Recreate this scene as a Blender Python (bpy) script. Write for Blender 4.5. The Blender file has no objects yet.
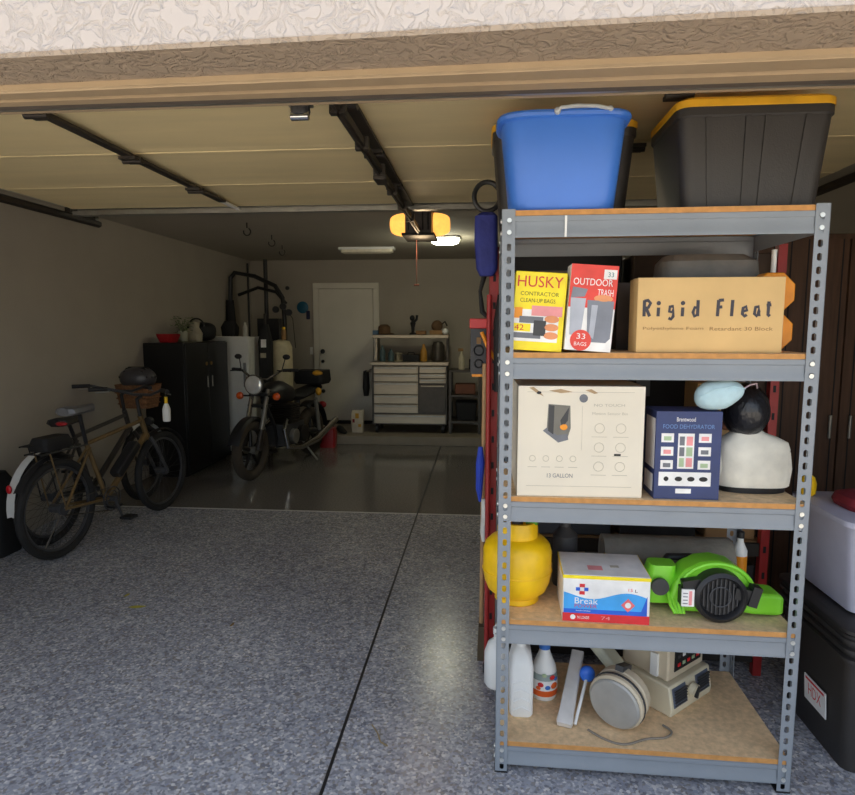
import bpy, bmesh, math, random
from math import sin, cos, pi, radians as R
from mathutils import Vector as V, Matrix, Euler
random.seed(7)
SC = bpy.context.scene
COL = SC.collection

# ------------------------------------------------------------ materials
def lin(h):
    if isinstance(h, (tuple, list)): c = [x/255 for x in h]
    else: c = [int(h[i:i+2], 16)/255 for i in (0, 2, 4)]
    return tuple((x/12.92 if x <= .04045 else ((x+.055)/1.055)**2.4) for x in c) + (1,)
MATS = {}
def mat(name, col, rough=.5, metal=0, var=.12, scale=14, bump=0, bscale=60, coat=0, emit=0, trans=0, stretch=None, spec=.5):
    if name in MATS: return MATS[name]
    m = bpy.data.materials.new(name); m.use_nodes = True
    nt = m.node_tree; N = nt.nodes; L = nt.links
    b = N['Principled BSDF']
    b.inputs['Roughness'].default_value = rough
    b.inputs['Metallic'].default_value = metal
    b.inputs['Coat Weight'].default_value = coat
    b.inputs['Specular IOR Level'].default_value = spec
    if trans: b.inputs['Transmission Weight'].default_value = trans
    c = lin(col)
    tc = N.new('ShaderNodeTexCoord'); mp = N.new('ShaderNodeMapping')
    if stretch: mp.inputs['Scale'].default_value = stretch
    L.new(tc.outputs['Object'], mp.inputs['Vector'])
    nz = N.new('ShaderNodeTexNoise'); nz.inputs['Scale'].default_value = scale; nz.inputs['Detail'].default_value = 4
    L.new(mp.outputs['Vector'], nz.inputs['Vector'])
    rp = N.new('ShaderNodeValToRGB'); rp.color_ramp.elements[0].position = .3; rp.color_ramp.elements[1].position = .7
    rp.color_ramp.elements[0].color = tuple(x*(1-var) for x in c[:3])+(1,)
    rp.color_ramp.elements[1].color = tuple(min(1, x*(1+var)) for x in c[:3])+(1,)
    L.new(nz.outputs['Fac'], rp.inputs['Fac']); L.new(rp.outputs['Color'], b.inputs['Base Color'])
    if bump:
        n2 = N.new('ShaderNodeTexNoise'); n2.inputs['Scale'].default_value = bscale; n2.inputs['Detail'].default_value = 5
        L.new(mp.outputs['Vector'], n2.inputs['Vector'])
        bp = N.new('ShaderNodeBump'); bp.inputs['Strength'].default_value = bump; bp.inputs['Distance'].default_value = .01
        L.new(n2.outputs['Fac'], bp.inputs['Height']); L.new(bp.outputs['Normal'], b.inputs['Normal'])
    if emit:
        b.inputs['Emission Color'].default_value = c; b.inputs['Emission Strength'].default_value = emit
    MATS[name] = m
    return m

def floor_mat():
    m = bpy.data.materials.new('flake epoxy'); m.use_nodes = True
    nt = m.node_tree; N = nt.nodes; L = nt.links; b = N['Principled BSDF']
    tc = N.new('ShaderNodeTexCoord')
    vo = N.new('ShaderNodeTexVoronoi'); vo.inputs['Scale'].default_value = 95
    v2 = N.new('ShaderNodeTexVoronoi'); v2.inputs['Scale'].default_value = 42
    nz = N.new('ShaderNodeTexNoise'); nz.inputs['Scale'].default_value = 1.3; nz.inputs['Detail'].default_value = 3
    for t in (vo, v2, nz): L.new(tc.outputs['Object'], t.inputs['Vector'])
    r = N.new('ShaderNodeValToRGB'); r.color_ramp.interpolation = 'CONSTANT'
    E = r.color_ramp.elements
    cols = [(0, (116, 120, 130)), (.2, (158, 162, 172)), (.45, (186, 189, 197)), (.62, (136, 128, 118)), (.74, (214, 214, 216)), (.86, (156, 164, 182)), (.94, (248, 245, 238))]
    E[0].position = 0; E[0].color = lin(cols[0][1]); E[1].position = cols[1][0]; E[1].color = lin(cols[1][1])
    for p, c in cols[2:]:
        e = E.new(p); e.color = lin(c)
    s = N.new('ShaderNodeSeparateColor'); L.new(vo.outputs['Color'], s.inputs['Color']); L.new(s.outputs['Red'], r.inputs['Fac'])
    r2 = N.new('ShaderNodeValToRGB'); E = r2.color_ramp.elements
    E[0].color = lin((138, 139, 144)); E[1].color = lin((206, 206, 208))
    s2 = N.new('ShaderNodeSeparateColor'); L.new(v2.outputs['Color'], s2.inputs['Color']); L.new(s2.outputs['Red'], r2.inputs['Fac'])
    mx = N.new('ShaderNodeMix'); mx.data_type = 'RGBA'; mx.inputs['Factor'].default_value = .42
    L.new(r.outputs['Color'], mx.inputs[6]); L.new(r2.outputs['Color'], mx.inputs[7])
    r3 = N.new('ShaderNodeValToRGB'); E = r3.color_ramp.elements
    E[0].position = .35; E[0].color = (.80, .80, .82, 1); E[1].position = .65; E[1].color = (1, 1, 1, 1)
    L.new(nz.outputs['Fac'], r3.inputs['Fac'])
    mu = N.new('ShaderNodeMix'); mu.data_type = 'RGBA'; mu.blend_type = 'MULTIPLY'; mu.inputs['Factor'].default_value = 1
    L.new(mx.outputs[2], mu.inputs[6]); L.new(r3.outputs['Color'], mu.inputs[7])
    L.new(mu.outputs[2], b.inputs['Base Color'])
    b.inputs['Roughness'].default_value = .24
    bp = N.new('ShaderNodeBump'); bp.inputs['Strength'].default_value = .12; bp.inputs['Distance'].default_value = .002
    L.new(vo.outputs['Distance'], bp.inputs['Height']); L.new(bp.outputs['Normal'], b.inputs['Normal'])
    return m

def stucco_mat(name, col, strength):
    m = bpy.data.materials.new(name); m.use_nodes = True
    nt = m.node_tree; N = nt.nodes; L = nt.links; b = N['Principled BSDF']
    b.inputs['Roughness'].default_value = .9
    tc = N.new('ShaderNodeTexCoord')
    a = N.new('ShaderNodeTexNoise'); a.inputs['Scale'].default_value = 26; a.inputs['Detail'].default_value = 6; a.inputs['Distortion'].default_value = 1.4
    L.new(tc.outputs['Object'], a.inputs['Vector'])
    rr = N.new('ShaderNodeValToRGB'); rr.color_ramp.elements[0].position = .42; rr.color_ramp.elements[1].position = .56
    L.new(a.outputs['Fac'], rr.inputs['Fac'])
    bp = N.new('ShaderNodeBump'); bp.inputs['Strength'].default_value = strength; bp.inputs['Distance'].default_value = .006
    L.new(rr.outputs['Color'], bp.inputs['Height']); L.new(bp.outputs['Normal'], b.inputs['Normal'])
    b.inputs['Base Color'].default_value = lin(col)
    return m

# ------------------------------------------------------------ mesh builder
def xf(loc=(0, 0, 0), rot=(0, 0, 0)):
    return Matrix.Translation(V(loc)) @ Euler([R(a) for a in rot]).to_matrix().to_4x4()
TXT = {}
def text_mesh(s):
    if s in TXT: return TXT[s]
    cu = bpy.data.curves.new('t', 'FONT'); cu.body = s; cu.extrude = 0; cu.resolution_u = 3
    o = bpy.data.objects.new('t', cu); COL.objects.link(o)
    bpy.context.view_layer.update()
    me = bpy.data.meshes.new_from_object(o.evaluated_get(bpy.context.evaluated_depsgraph_get()))
    vs = [v.co.copy() for v in me.vertices]; fs = [tuple(p.vertices) for p in me.polygons]
    bpy.data.objects.remove(o); bpy.data.meshes.remove(me); bpy.data.curves.remove(cu)
    x0 = min(v.x for v in vs); x1 = max(v.x for v in vs); y0 = min(v.y for v in vs); y1 = max(v.y for v in vs)
    vs = [((v.x-x0)/(x1-x0), (v.y-y0)/(y1-y0)) for v in vs]
    TXT[s] = (vs, fs); return TXT[s]

class MB:
    def __init__(s, T=None):
        s.v = []; s.f = []; s.m = []; s.mats = []; s.T = T or Matrix()
    def add(s, vs, fs, m, T=None):
        if m not in s.mats: s.mats.append(m)
        k = s.mats.index(m); n = len(s.v); M_ = s.T @ T if T is not None else s.T
        s.v += [tuple(M_ @ V(v)) for v in vs]
        for f in fs: s.f.append(tuple(i+n for i in f)); s.m.append(k)
        return s
    def box(s, x0, x1, y0, y1, z0, z1, m, T=None):
        vs = [(x, y, z) for x in (x0, x1) for y in (y0, y1) for z in (z0, z1)]
        fs = [(0, 1, 3, 2), (4, 6, 7, 5), (0, 4, 5, 1), (2, 3, 7, 6), (0, 2, 6, 4), (1, 5, 7, 3)]
        return s.add(vs, fs, m, T)
    def cb(s, c, d, m, rot=(0, 0, 0)):
        return s.box(-d[0]/2, d[0]/2, -d[1]/2, d[1]/2, -d[2]/2, d[2]/2, m, xf(c, rot))
    def loft(s, rings, m, cap=(True, True), closed=False, T=None):
        n = len(rings[0]); vs = [p for r in rings for p in r]; fs = []
        K = len(rings)
        for i in range(K if closed else K-1):
            a = i*n; b = ((i+1) % K)*n
            for j in range(n):
                k = (j+1) % n; fs.append((a+j, a+k, b+k, b+j))
        if not closed:
            if cap[0]: fs.append(tuple(range(n))[::-1])
            if cap[1]: fs.append(tuple((K-1)*n+j for j in range(n)))
        return s.add(vs, fs, m, T)
    def prism(s, pts, ax, a0, a1, m, T=None):
        def P(p, a):
            return {'x': (a, p[0], p[1]), 'y': (p[0], a, p[1]), 'z': (p[0], p[1], a)}[ax]
        return s.loft([[P(p, a0) for p in pts], [P(p, a1) for p in pts]], m, T=T)
    def lathe(s, prof, m, n=24, T=None, cap=(True, True), sx=1, sy=1):
        return s.loft([[(r*sx*cos(2*pi*j/n), r*sy*sin(2*pi*j/n), z) for j in range(n)] for r, z in prof], m, cap, T=T)
    def cyl(s, p0, p1, r, m, r1=None, n=14):
        return s.tube([p0, p1], [r, r if r1 is None else r1], m, n)
    def tube(s, pts, r, m, n=8, closed=False, T=None, flat=1):
        pts = [V(p) for p in pts]; K = len(pts)
        if not isinstance(r, (list, tuple)): r = [r]*K
        rings = []; prev = None
        for i, p in enumerate(pts):
            if closed: t = pts[(i+1) % K]-pts[i-1]
            elif i == 0: t = pts[1]-p
            elif i == K-1: t = p-pts[-2]
            else: t = (pts[i+1]-p).normalized()+(p-pts[i-1]).normalized()
            t = t.normalized() if t.length > 1e-9 else V((0, 0, 1))
            if prev is None:
                a = V((0, 0, 1)) if abs(t.z) < .9 else V((1, 0, 0))
                u = t.cross(a).normalized()
            else:
                u = prev-t*prev.dot(t)
                u = u.normalized() if u.length > 1e-6 else t.cross(V((0, 0, 1))).normalized()
            w = t.cross(u); prev = u
            rings.append([tuple(p+(u*cos(2*pi*j/n)+w*sin(2*pi*j/n)*flat)*r[i]) for j in range(n)])
        return s.loft(rings, m, closed=closed, T=T)
    def ring(s, c, rad, r, m, axis='y', n=32, k=8, a0=0, a1=360, squash=1):
        full = abs(a1-a0) >= 360
        P = []
        K = n if full else n+1
        for i in range(K):
            a = R(a0+(a1-a0)*i/n)
            x, z = rad*cos(a), rad*sin(a)*squash
            P.append({'y': (c[0]+x, c[1], c[2]+z), 'x': (c[0], c[1]+x, c[2]+z), 'z': (c[0]+x, c[1]+z, c[2])}[axis])
        return s.tube(P, r, m, k, closed=full)
    def ell(s, c, r, m, rot=(0, 0, 0), n=20, k=12, p=1):
        rings = []
        for i in range(k+1):
            a = -pi/2+pi*i/k
            zc = (abs(sin(a))**p)*(1 if a >= 0 else -1); rc = max(cos(a), 1e-3)**p
            rings.append([(r[0]*rc*cos(2*pi*j/n), r[1]*rc*sin(2*pi*j/n), r[2]*zc) for j in range(n)])
        return s.loft(rings, m, T=xf(c, rot))
    def rrect(s, specs, m, n=6, T=None, cap=(True, True)):
        # specs: (cx, cy, halfx, halfy, corner radius, z)
        rings = []
        for cx, cy, hx, hy, r, z in specs:
            ring = []
            for q, (sx, sy) in enumerate(((1, 1), (-1, 1), (-1, -1), (1, -1))):
                for i in range(n):
                    a = pi/2*q+pi/2*i/(n-1)
                    ring.append((cx+sx*(hx-r)+r*cos(a), cy+sy*(hy-r)+r*sin(a), z))
            rings.append(ring)
        return s.loft(rings, m, cap, T=T)
    def text(s, t, x0, z0, w, h, y, m, T=None):
        vs, fs = text_mesh(t)
        return s.add([(x0+a*w, y, z0+b*h) for a, b in vs], [tuple(f) for f in fs], m, T)
    def rect(s, x0, x1, z0, z1, y, m, T=None):
        return s.box(x0, x1, y, y+.0006, z0, z1, m, T)
    def build(s, name, parent=None, bevel=0, world=False, smooth=True, seg=2, ang=35):
        off = V((0, 0, 0))
        if world and parent is not None:
            p = parent
            while p.parent: p = p.parent
            off = p.location
        me = bpy.data.meshes.new(name)
        me.from_pydata([tuple(V(v)-off) for v in s.v], [], s.f)
        for m in s.mats: me.materials.append(m)
        me.polygons.foreach_set('material_index', s.m)
        bm = bmesh.new(); bm.from_mesh(me); bmesh.ops.recalc_face_normals(bm, faces=bm.faces); bm.to_mesh(me); bm.free()
        if smooth:
            me.polygons.foreach_set('use_smooth', [True]*len(me.polygons)); me.set_sharp_from_angle(angle=R(ang))
        me.update()
        o = bpy.data.objects.new(name, me); COL.objects.link(o)
        if parent is not None: o.parent = parent
        if bevel:
            b = o.modifiers.new('bevel', 'BEVEL'); b.width = bevel; b.segments = seg; b.limit_method = 'ANGLE'; b.angle_limit = R(40)
        return o

def thing(name, label, cat, loc=(0, 0, 0), rot=(0, 0, 0), group=None):
    o = bpy.data.objects.new(name, None); COL.objects.link(o)
    o.location = loc; o.rotation_euler = [R(a) for a in rot]; o.empty_display_size = .1
    o['label'] = label; o['category'] = cat
    if group: o['group'] = group
    return o
def tag(o, label, cat, group=None):
    o['label'] = label; o['category'] = cat
    if group: o['group'] = group
    return o
def struct(o):
    o['kind'] = 'structure'; return o
def solo(mb, name, label, cat, loc=(0, 0, 0), rot=(0, 0, 0), group=None, **k):
    o = mb.build(name, **k); o.location = loc; o.rotation_euler = [R(a) for a in rot]
    return tag(o, label, cat, group)
def copy_tree(o, parent=None, label=None):
    c = o.copy(); COL.objects.link(c); c.parent = parent
    if label: c['label'] = label
    for ch in list(o.children): copy_tree(ch, c)
    return c

# palette
steel = mat('blue grey painted steel', (136, 142, 148), .42, .0, .05, 8, .05, 120)
zinc = mat('zinc rivet', (214, 214, 208), .3, .6)
board_m = mat('particle board', (228, 196, 152), .75, 0, .16, 55, .12, 160)
edge_m = mat('raw board edge', (196, 140, 78), .7, 0, .15, 40)
black = mat('black plastic', (30, 30, 32), .45)
black2 = mat('matte black', (20, 20, 21), .7)
dkgrey = mat('dark grey plastic', (58, 58, 60), .5)
grey = mat('mid grey plastic', (120, 120, 122), .5)
white = mat('white plastic', (232, 232, 228), .4, var=.03)
chrome = mat('chrome', (200, 200, 200), .18, 1)
galv = mat('galvanised steel', (150, 148, 140), .4, .7)
tan = mat('tan cardboard', (216, 180, 122), .8, 0, .07, 6, .05, 40)
tan2 = mat('dull brown cardboard', (150, 115, 75), .85, 0, .1, 6)
yellow = mat('yellow plastic', (246, 196, 18), .38)
orange = mat('orange plastic', (240, 150, 25), .45)
red = mat('red paint', (160, 40, 38), .45)
rubber = mat('tyre rubber', (28, 27, 26), .8, bump=.3)
SUN_E, SKY_E, EXPO = 17.0, 1.65, 0.38
# ============================================================ SETTING
XL, XR, YB, ZC = -3.5, 2.45, 9.3, 2.58
drywall = mat('beige drywall', (168, 160, 146), .9, 0, .03, 3, .15, 120)
ceilm = mat('ceiling drywall', (174, 166, 150), .9, 0, .03, 3, .2, 90)
flm = floor_mat()
b = MB(); b.box(XL-.2, XR+.2, 1.15, 5.12, -.12, 0, flm)
flb = mat('dark glossy sealed floor', (116, 112, 108), .11, 0, .25, 70, .01, 60)
b.box(XL-.2, XR+.2, 5.12, YB+.2, -.12, 0, flb); struct(b.build('floor'))
b = MB(); b.box(XL, XR, 8.18, YB, 0, .12, mat('worn concrete step', (138, 128, 112), .6, 0, .1, 6)); struct(b.build('trim_4', bevel=.008))
conc = mat('driveway concrete', (176, 168, 155), .9, 0, .1, 4, .3, 50)
b = MB(); b.box(-16, 14, -22, 1.15, -.14, -.02, conc); struct(b.build('driveway'))
jm = mat('joint sealant', (28, 28, 30), .6)
b = MB(); b.box(-.536, -.524, 1.2, 8.18, -.004, .0012, jm); struct(b.build('trim_5'))
jl = mat('pale joint filler', (196, 196, 194), .6)
b = MB(); b.box(XL, XR, 5.11, 5.135, -.004, .001, jl); struct(b.build('trim_6'))
b = MB(); b.box(XL-.15, XL, 1.4, YB+.15, -.1, 3.2, drywall); struct(b.build('wall_left'))
b = MB(); b.box(XR, XR+.15, 1.4, YB+.15, -.1, 3.2, drywall); struct(b.build('wall_right'))
b = MB(); b.box(XL, XR, YB, YB+.15, -.1, 3.2, drywall); struct(b.build('wall_back'))
b = MB(); b.box(XL, XR, 1.76, YB, ZC, ZC+.08, ceilm); struct(b.build('ceiling'))
b = MB(); b.box(XL-.5, XR+.5, 1.34, YB+.5, 3.2, 3.3, tan2); struct(b.build('roof_sun_block'))  # slab out of view, added to block the sun over the garage front
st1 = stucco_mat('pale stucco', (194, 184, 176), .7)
st2 = stucco_mat('shaded stucco', (168, 150, 130), .8)  # darker copy for the underside, shade put into the stucco colour
# header: pale stucco face, shaded stucco return underneath with shade put into its colour, piers at the sides
b = MB()
b.prism([(1.39, 2.205), (1.39, 3.2), (1.74, 3.2), (1.74, 2.205)], 'x', XL-.6, XR+.6, st1)
b.box(XL-.6, -2.86, 1.39, 1.74, -.1, 2.205, st1); b.box(1.92, XR+.6, 1.39, 1.74, -.1, 2.205, st1)
o = struct(b.build('wall_front', bevel=.006))
for v in o.data.vertices:
    if v.co.y < 1.4: v.co.y -= .033*(v.co.x+.11)
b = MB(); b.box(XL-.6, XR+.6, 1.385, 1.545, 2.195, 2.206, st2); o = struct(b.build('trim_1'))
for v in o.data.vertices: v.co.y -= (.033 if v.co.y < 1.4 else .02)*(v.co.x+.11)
tr = mat('tan trim paint', (168, 146, 116), .7, 0, .06, 10, .1, 80)
trd = mat('brown weather strip', (92, 82, 72), .8)
b = MB()
b.prism([(1.545, 2.206), (1.545, 2.182), (1.552, 2.176), (1.60, 2.176), (1.604, 2.188), (1.622, 2.188), (1.626, 2.177), (1.665, 2.177), (1.665, 2.206)], 'x', XL-.6, XR+.6, tr)
o = struct(b.build('trim_2'))
for v in o.data.vertices: v.co.y -= .02*(v.co.x+.11)*max(0, min(1, (1.665-v.co.y)/.12))
b = MB(); b.box(-2.86, 1.92, 1.665, 1.70, 2.180, 2.206, trd); b.box(-2.86, 1.92, 1.70, 1.735, 2.188, 2.206, galv)
b.box(-2.86, 1.92, 1.735, 1.76, 2.19, 2.3, tr); struct(b.build('trim_3'))
b = MB(); b.box(XL, XR, 1.74, 1.78, 2.2, ZC+.05, drywall); struct(b.build('wall_header'))

# overhead garage door, open, lying under the ceiling
panel_m = mat('cream door panel', (232, 212, 162), .6, 0, .05, 1.5, .04, 25, stretch=(1, 6, 1))
DZ = 2.36
door = bpy.data.objects.new('door_1', None); COL.objects.link(door); door['kind'] = 'structure'; door.location = (-.48, 1.9, DZ)
ys = [1.80, 2.20, 2.82, 3.46, 4.08]
for i in range(4):
    b = MB(); a, c = ys[i]+.005, ys[i+1]-.005
    b.box(-2.75, 1.80, a, c, DZ+.012, DZ+.05, panel_m)
    b.prism([(a, DZ+.013), (a+.003, DZ+.0095), (a+.03, DZ+.0095), (a+.06, DZ+.013)], 'x', -2.75, 1.80, panel_m); b.prism([(c, DZ+.013), (c-.003, DZ+.0095), (c-.03, DZ+.0095), (c-.06, DZ+.013)], 'x', -2.75, 1.80, panel_m)
    b.build('door_section', door, bevel=.003, world=True)
b = MB(); b.box(-2.75, 1.80, 4.07, 4.13, DZ-.03, DZ-.002, galv); b.box(-2.75, 1.80, 4.125, 4.13, DZ-.03, DZ+.05, galv)
b.build('strut', door, world=True)
dk = mat('dark bronze steel', (52, 46, 40), .5, .3)
for X in (-1.60,):
    b = MB()
    b.box(X-.022, X+.022, 2.05, 3.82, DZ-.014, DZ-.001, dk); b.box(X-.014, X+.014, 3.82, 4.1, DZ-.014, DZ-.002, white)
    b.box(X-.06, X+.05, 2.08, 2.12, DZ-.03, DZ-.001, dk)
    b.build('stile', door, world=True)
for X in (-1.60, -.48, .64):
    for Y in ys[1:4]:
        b = MB(); b.box(X-.04, X+.04, Y-.05, Y+.05, DZ-.026, DZ-.013, dk); b.cyl((X-.045, Y, DZ-.022), (X+.045, Y, DZ-.022), .014, dk)
        b.build('hinge', door, world=True)
b = MB(); b.box(-.52, -.44, 2.05, 4.05, DZ-.013, DZ-.001, dk); b.build('stile', door, world=True)
b = MB(); b.lathe([(.03, 0), (.034, -.02), (.03, -.035)], dkgrey, 16, T=xf((-.62, 2.16, DZ-.03))); b.box(-.66, -.58, 2.14, 2.18, DZ-.035, DZ-.0, galv)
b.cyl((-.59, 2.15, DZ-.07), (-.65, 2.15, DZ-.07), .014, chrome); b.build('door_lock', door, world=True)
# side tracks
for X, s, lab in ((-2.84, 1, 'dark steel garage door track along the left wall'), (1.88, -1, 'dark steel garage door track at the right, above the wooden wardrobe')):
    t = thing('door_track', lab, 'track', (X, 2.0, 2.0))
    b = MB(); P = [(X, 1.83, .02), (X, 1.83, 2.0)]+[(X, 1.83+.34*(1-cos(R(a))), 2.0+.34*sin(R(a))) for a in range(10, 91, 10)]+[(X, 4.5, 2.34)]
    b.tube(P, .026, dk, 6, flat=1); b.build('rail', t, world=True)
    for Y in (2.9, 4.45):
        b = MB(); b.box(X-.02, X+.02, Y-.02, Y+.02, 2.36, ZC, galv); b.box(X-.02, X+.02, Y-.3, Y+.02, 2.37, 2.40, dk)
        b.build('hanger', t, world=True)
    b = MB(); b.cyl((X, 2.05, 2.44), (X, 4.4, 2.44), .028, black2, n=10); b.build('extension_spring', t, world=True)

# back door
dm = mat('white door paint', (216, 210, 194), .5, 0, .03, 4)
d2 = bpy.data.objects.new('door_2', None); COL.objects.link(d2); d2['kind'] = 'structure'; d2.location = (-2.03, 9.28, .12)
b = MB(); b.box(-2.44, -1.62, 9.245, 9.285, .17, 2.15, dm); b.build('door_slab', d2, world=True, bevel=.004)
b = MB(); b.box(-2.53, -2.445, 9.255, 9.3, .12, 2.235, dm); b.box(-1.615, -1.53, 9.255, 9.3, .12, 2.235, dm); b.box(-2.53, -1.53, 9.25, 9.3, 2.155, 2.24, dm)
b.build('door_frame', d2, world=True, bevel=.004)
b = MB(); b.box(-2.44, -1.62, 9.22, 9.30, .12, .168, black2); b.build('threshold', d2, world=True)
for z, r in ((1.22, .036), (1.07, .026), (.62, .03)):
    b = MB(); b.cyl((-2.38, 9.246, z), (-2.38, 9.20, z), r*.6, black, n=14); b.ell((-2.38, 9.195, z), (r, .022, r), black); b.build('door_knob' if z < 1.1 and z > 1 else 'lock', d2, world=True)
b = MB(); b.box(-2.60, -2.56, 9.285, 9.3, 1.17, 1.28, white); b.box(-2.585, -2.575, 9.278, 9.285, 1.21, 1.24, white)
solo(b, 'light_switch', 'small white light switch on the back wall left of the door', 'switch')
disc = mat('teal disc', (18, 92, 120), .5)
b = MB(); b.lathe([(.085, 0), (.09, .012), (.07, .02)], disc, 28, T=xf((-2.70, 9.298, 1.88), (90, 0, 0)))
solo(b, 'wall_disc', 'round teal disc hanging on the back wall beside the white door', 'sign')
b = MB(); b.box(-2.645, -2.59, 9.27, 9.302, 1.70, 1.83, mat('navy', (26, 28, 66), .6))
solo(b, 'key_box', 'small navy box on the back wall just below the teal disc', 'box', bevel=.01)
b = MB(); b.lathe([(.03, 0), (.03, .02), (.02, .03)], dkgrey, 16, T=xf((-2.93, 9.298, 2.17), (90, 0, 0)))
solo(b, 'wall_sensor', 'small round dark sensor high on the back wall', 'sensor')

# ceiling fixtures
lum = mat('lit lamp diffuser', (255, 255, 225), .5, var=0, emit=9)
t = thing('ceiling_light', 'lit white lamp on the ceiling behind the garage door opener', 'lamp', (-.42, 7.1, ZC))
b = MB(); b.rrect([(-.42, 7.1, .17, .17, .06, ZC), (-.42, 7.1, .17, .17, .06, ZC-.02)], white); b.build('lamp_base', t, world=True)
b = MB(); b.rrect([(-.42, 7.1, .155, .155, .06, ZC-.02), (-.42, 7.1, .15, .15, .06, ZC-.05), (-.42, 7.1, .11, .11, .05, ZC-.07)], lum); b.build('diffuser', t, world=True)
t = thing('ceiling_light', 'unlit long white ceiling light in front of the back door', 'lamp', (-1.45, 7.9, ZC))
b = MB(); b.box(-1.8, -1.1, 7.82, 7.98, ZC-.03, ZC, white); b.build('lamp_base', t, world=True)
dl = mat('cream lamp cover', (226, 218, 196), .4)
b = MB(); b.rrect([(-1.45, 7.9, .33, .07, .03, ZC-.03), (-1.45, 7.9, .33, .065, .03, ZC-.06), (-1.45, 7.9, .30, .04, .02, ZC-.075)], dl); b.build('diffuser', t, world=True)
for i, (x, y, w) in enumerate(((-2.29, 6.75, 'farther from the back wall, left'), (-2.45, 7.6, 'nearer the black gym frame, right'), (-2.26, 5.95, 'nearest the open door panels'))):
    b = MB(); b.cyl((x, y, ZC), (x, y, ZC-.05), .006, dk); b.ring((x, y, ZC-.085), .035, .006, dk, 'y', 12, 6, -200, 60)
    solo(b, 'ceiling_hook', 'dark steel hook in the ceiling, the one '+w, 'hook', group='ceiling hooks')

# garage door opener
og = thing('garage_door_opener', 'dark garage door opener with two lit amber lenses hanging from the ceiling', 'opener', (-.48, 4.9, 2.27))
om = mat('brown grey housing', (64, 56, 50), .5)
b = MB(); b.box(-.585, -.385, 4.78, 5.12, 2.29, 2.48, om); b.box(-.61, -.36, 4.76, 5.14, 2.27, 2.29, black2)
for x in (-.56, -.52, -.45, -.41): b.box(x-.004, x+.004, 4.772, 4.78, 2.31, 2.46, black2)
b.build('motor_housing', og, world=True, bevel=.008)
amber = mat('lit amber lens', (255, 176, 80), .4, var=.35, scale=14, emit=1.15)
for s in (-1, 1):
    b = MB(); c = -.485+s*.11
    rg = []
    for k in range(7):
        a = k*15; rx = .12*sin(R(a)); f = cos(R(a))*.5+.5
        rg.append([(c+s*rx, 4.95+.15*f*cos(2*pi*j/16), 2.375+.088*f*sin(2*pi*j/16)) for j in range(16)])
    b.loft(rg, amber); b.build('lamp_lens', og, world=True)
b = MB(); b.box(-.494, -.466, 1.80, 4.78, 2.29, 2.318, dk); b.box(-.484, -.476, 1.8, 4.78, 2.28, 2.29, dk)
for k in range(6): b.box(-.507, -.453, 2.1+.42*k, 2.13+.42*k, 2.28, 2.33, dk)
b.build('opener_rail', og, world=True)
b = MB(); b.box(-.51, -.45, 2.95, 3.07, 2.262, 2.285, dk); b.build('trolley', og, world=True, bevel=.005)
b = MB()
for s in (-1, 1): b.box(-.485+s*.09-.012, -.485+s*.09+.012, 4.9, 4.903, 2.48, ZC, galv); b.box(-.485+s*.09-.012, -.485+s*.09+.012, 5.05, 5.053, 2.48, ZC, galv)
b.build('hanging_strap', og, world=True)
rc = mat('red cord', (110, 60, 50), .7)
b = MB(); b.cyl((-.52, 5.0, 2.27), (-.52, 5.0, 1.92), .0025, rc, n=6); b.cyl((-.54, 5.0, 1.915), (-.50, 5.0, 1.915), .008, rc, n=8); b.build('release_cord', og, world=True)
# ============================================================ GREY SHELVING UNIT (front right)
SX, SY, SA = .062, 2.07, -1.03
W, D, H = 1.0, .56, 1.958
LV = [.118, .572, 1.01, 1.497, 1.955]
rack = thing('storage_rack', 'grey boltless steel shelving unit with five particle board shelves', 'shelf', (SX, SY, 0), (0, 0, SA))
def flange(b, T, rivz):
    # flange in local u (0...043), z, thickness .002; real slots cut through
    w, t, p, hw, hh = .043, .002, .0412, .0072, .0115
    uc = .024
    n = int(H/p)
    b.box(0, uc-hw, 0, t, 0, H, steel, T); b.box(uc+hw, w, 0, t, 0, H, steel, T)
    z = 0
    for i in range(n):
        zc = .025+i*p
        b.box(uc-hw, uc+hw, 0, t, z, zc-hh, steel, T); z = zc+hh
        c = .004
        for sx in (-1, 1):
            for sz in (-1, 1):
                b.prism([(uc+sx*hw, zc+sz*hh), (uc+sx*(hw-c), zc+sz*hh), (uc+sx*hw, zc+sz*(hh-c))], 'y', 0, t, steel, T)
    b.box(uc-hw, uc+hw, 0, t, z, H, steel, T)
riv = None
for px, py in ((0, 0), (1, 0), (0, 1), (1, 1)):
    b = MB()
    X = W if px else 0; Y = D if py else 0
    T1 = xf((X, Y, 0)) @ Matrix.Diagonal((-1 if px else 1, -1 if py else 1, 1, 1))
    flange(b, T1, None)
    T2 = T1 @ Matrix(((0, 1, 0, 0), (1, 0, 0, 0), (0, 0, 1, 0), (0, 0, 0, 1)))
    flange(b, T2, None)
    b.box(-.001, .045, -.001, .045, 0, .006, black2, T1)
    po = b.build('post', rack, smooth=False)
    for z in LV:
        for dz in (-.032, -.07):
            for TT in (T1, T2):
                if riv is None: rv = riv = MB().cyl((0, .004, 0), (0, -.003, 0), .0075, zinc, n=10).build('rivet', po)
                else: rv = riv.copy(); COL.objects.link(rv); rv.parent = po
                rv.matrix_local = Matrix.Translation(TT @ V((.024, 0, z+dz))) @ Matrix.Rotation(0 if TT is T1 else pi/2, 4, 'Z')
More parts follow.
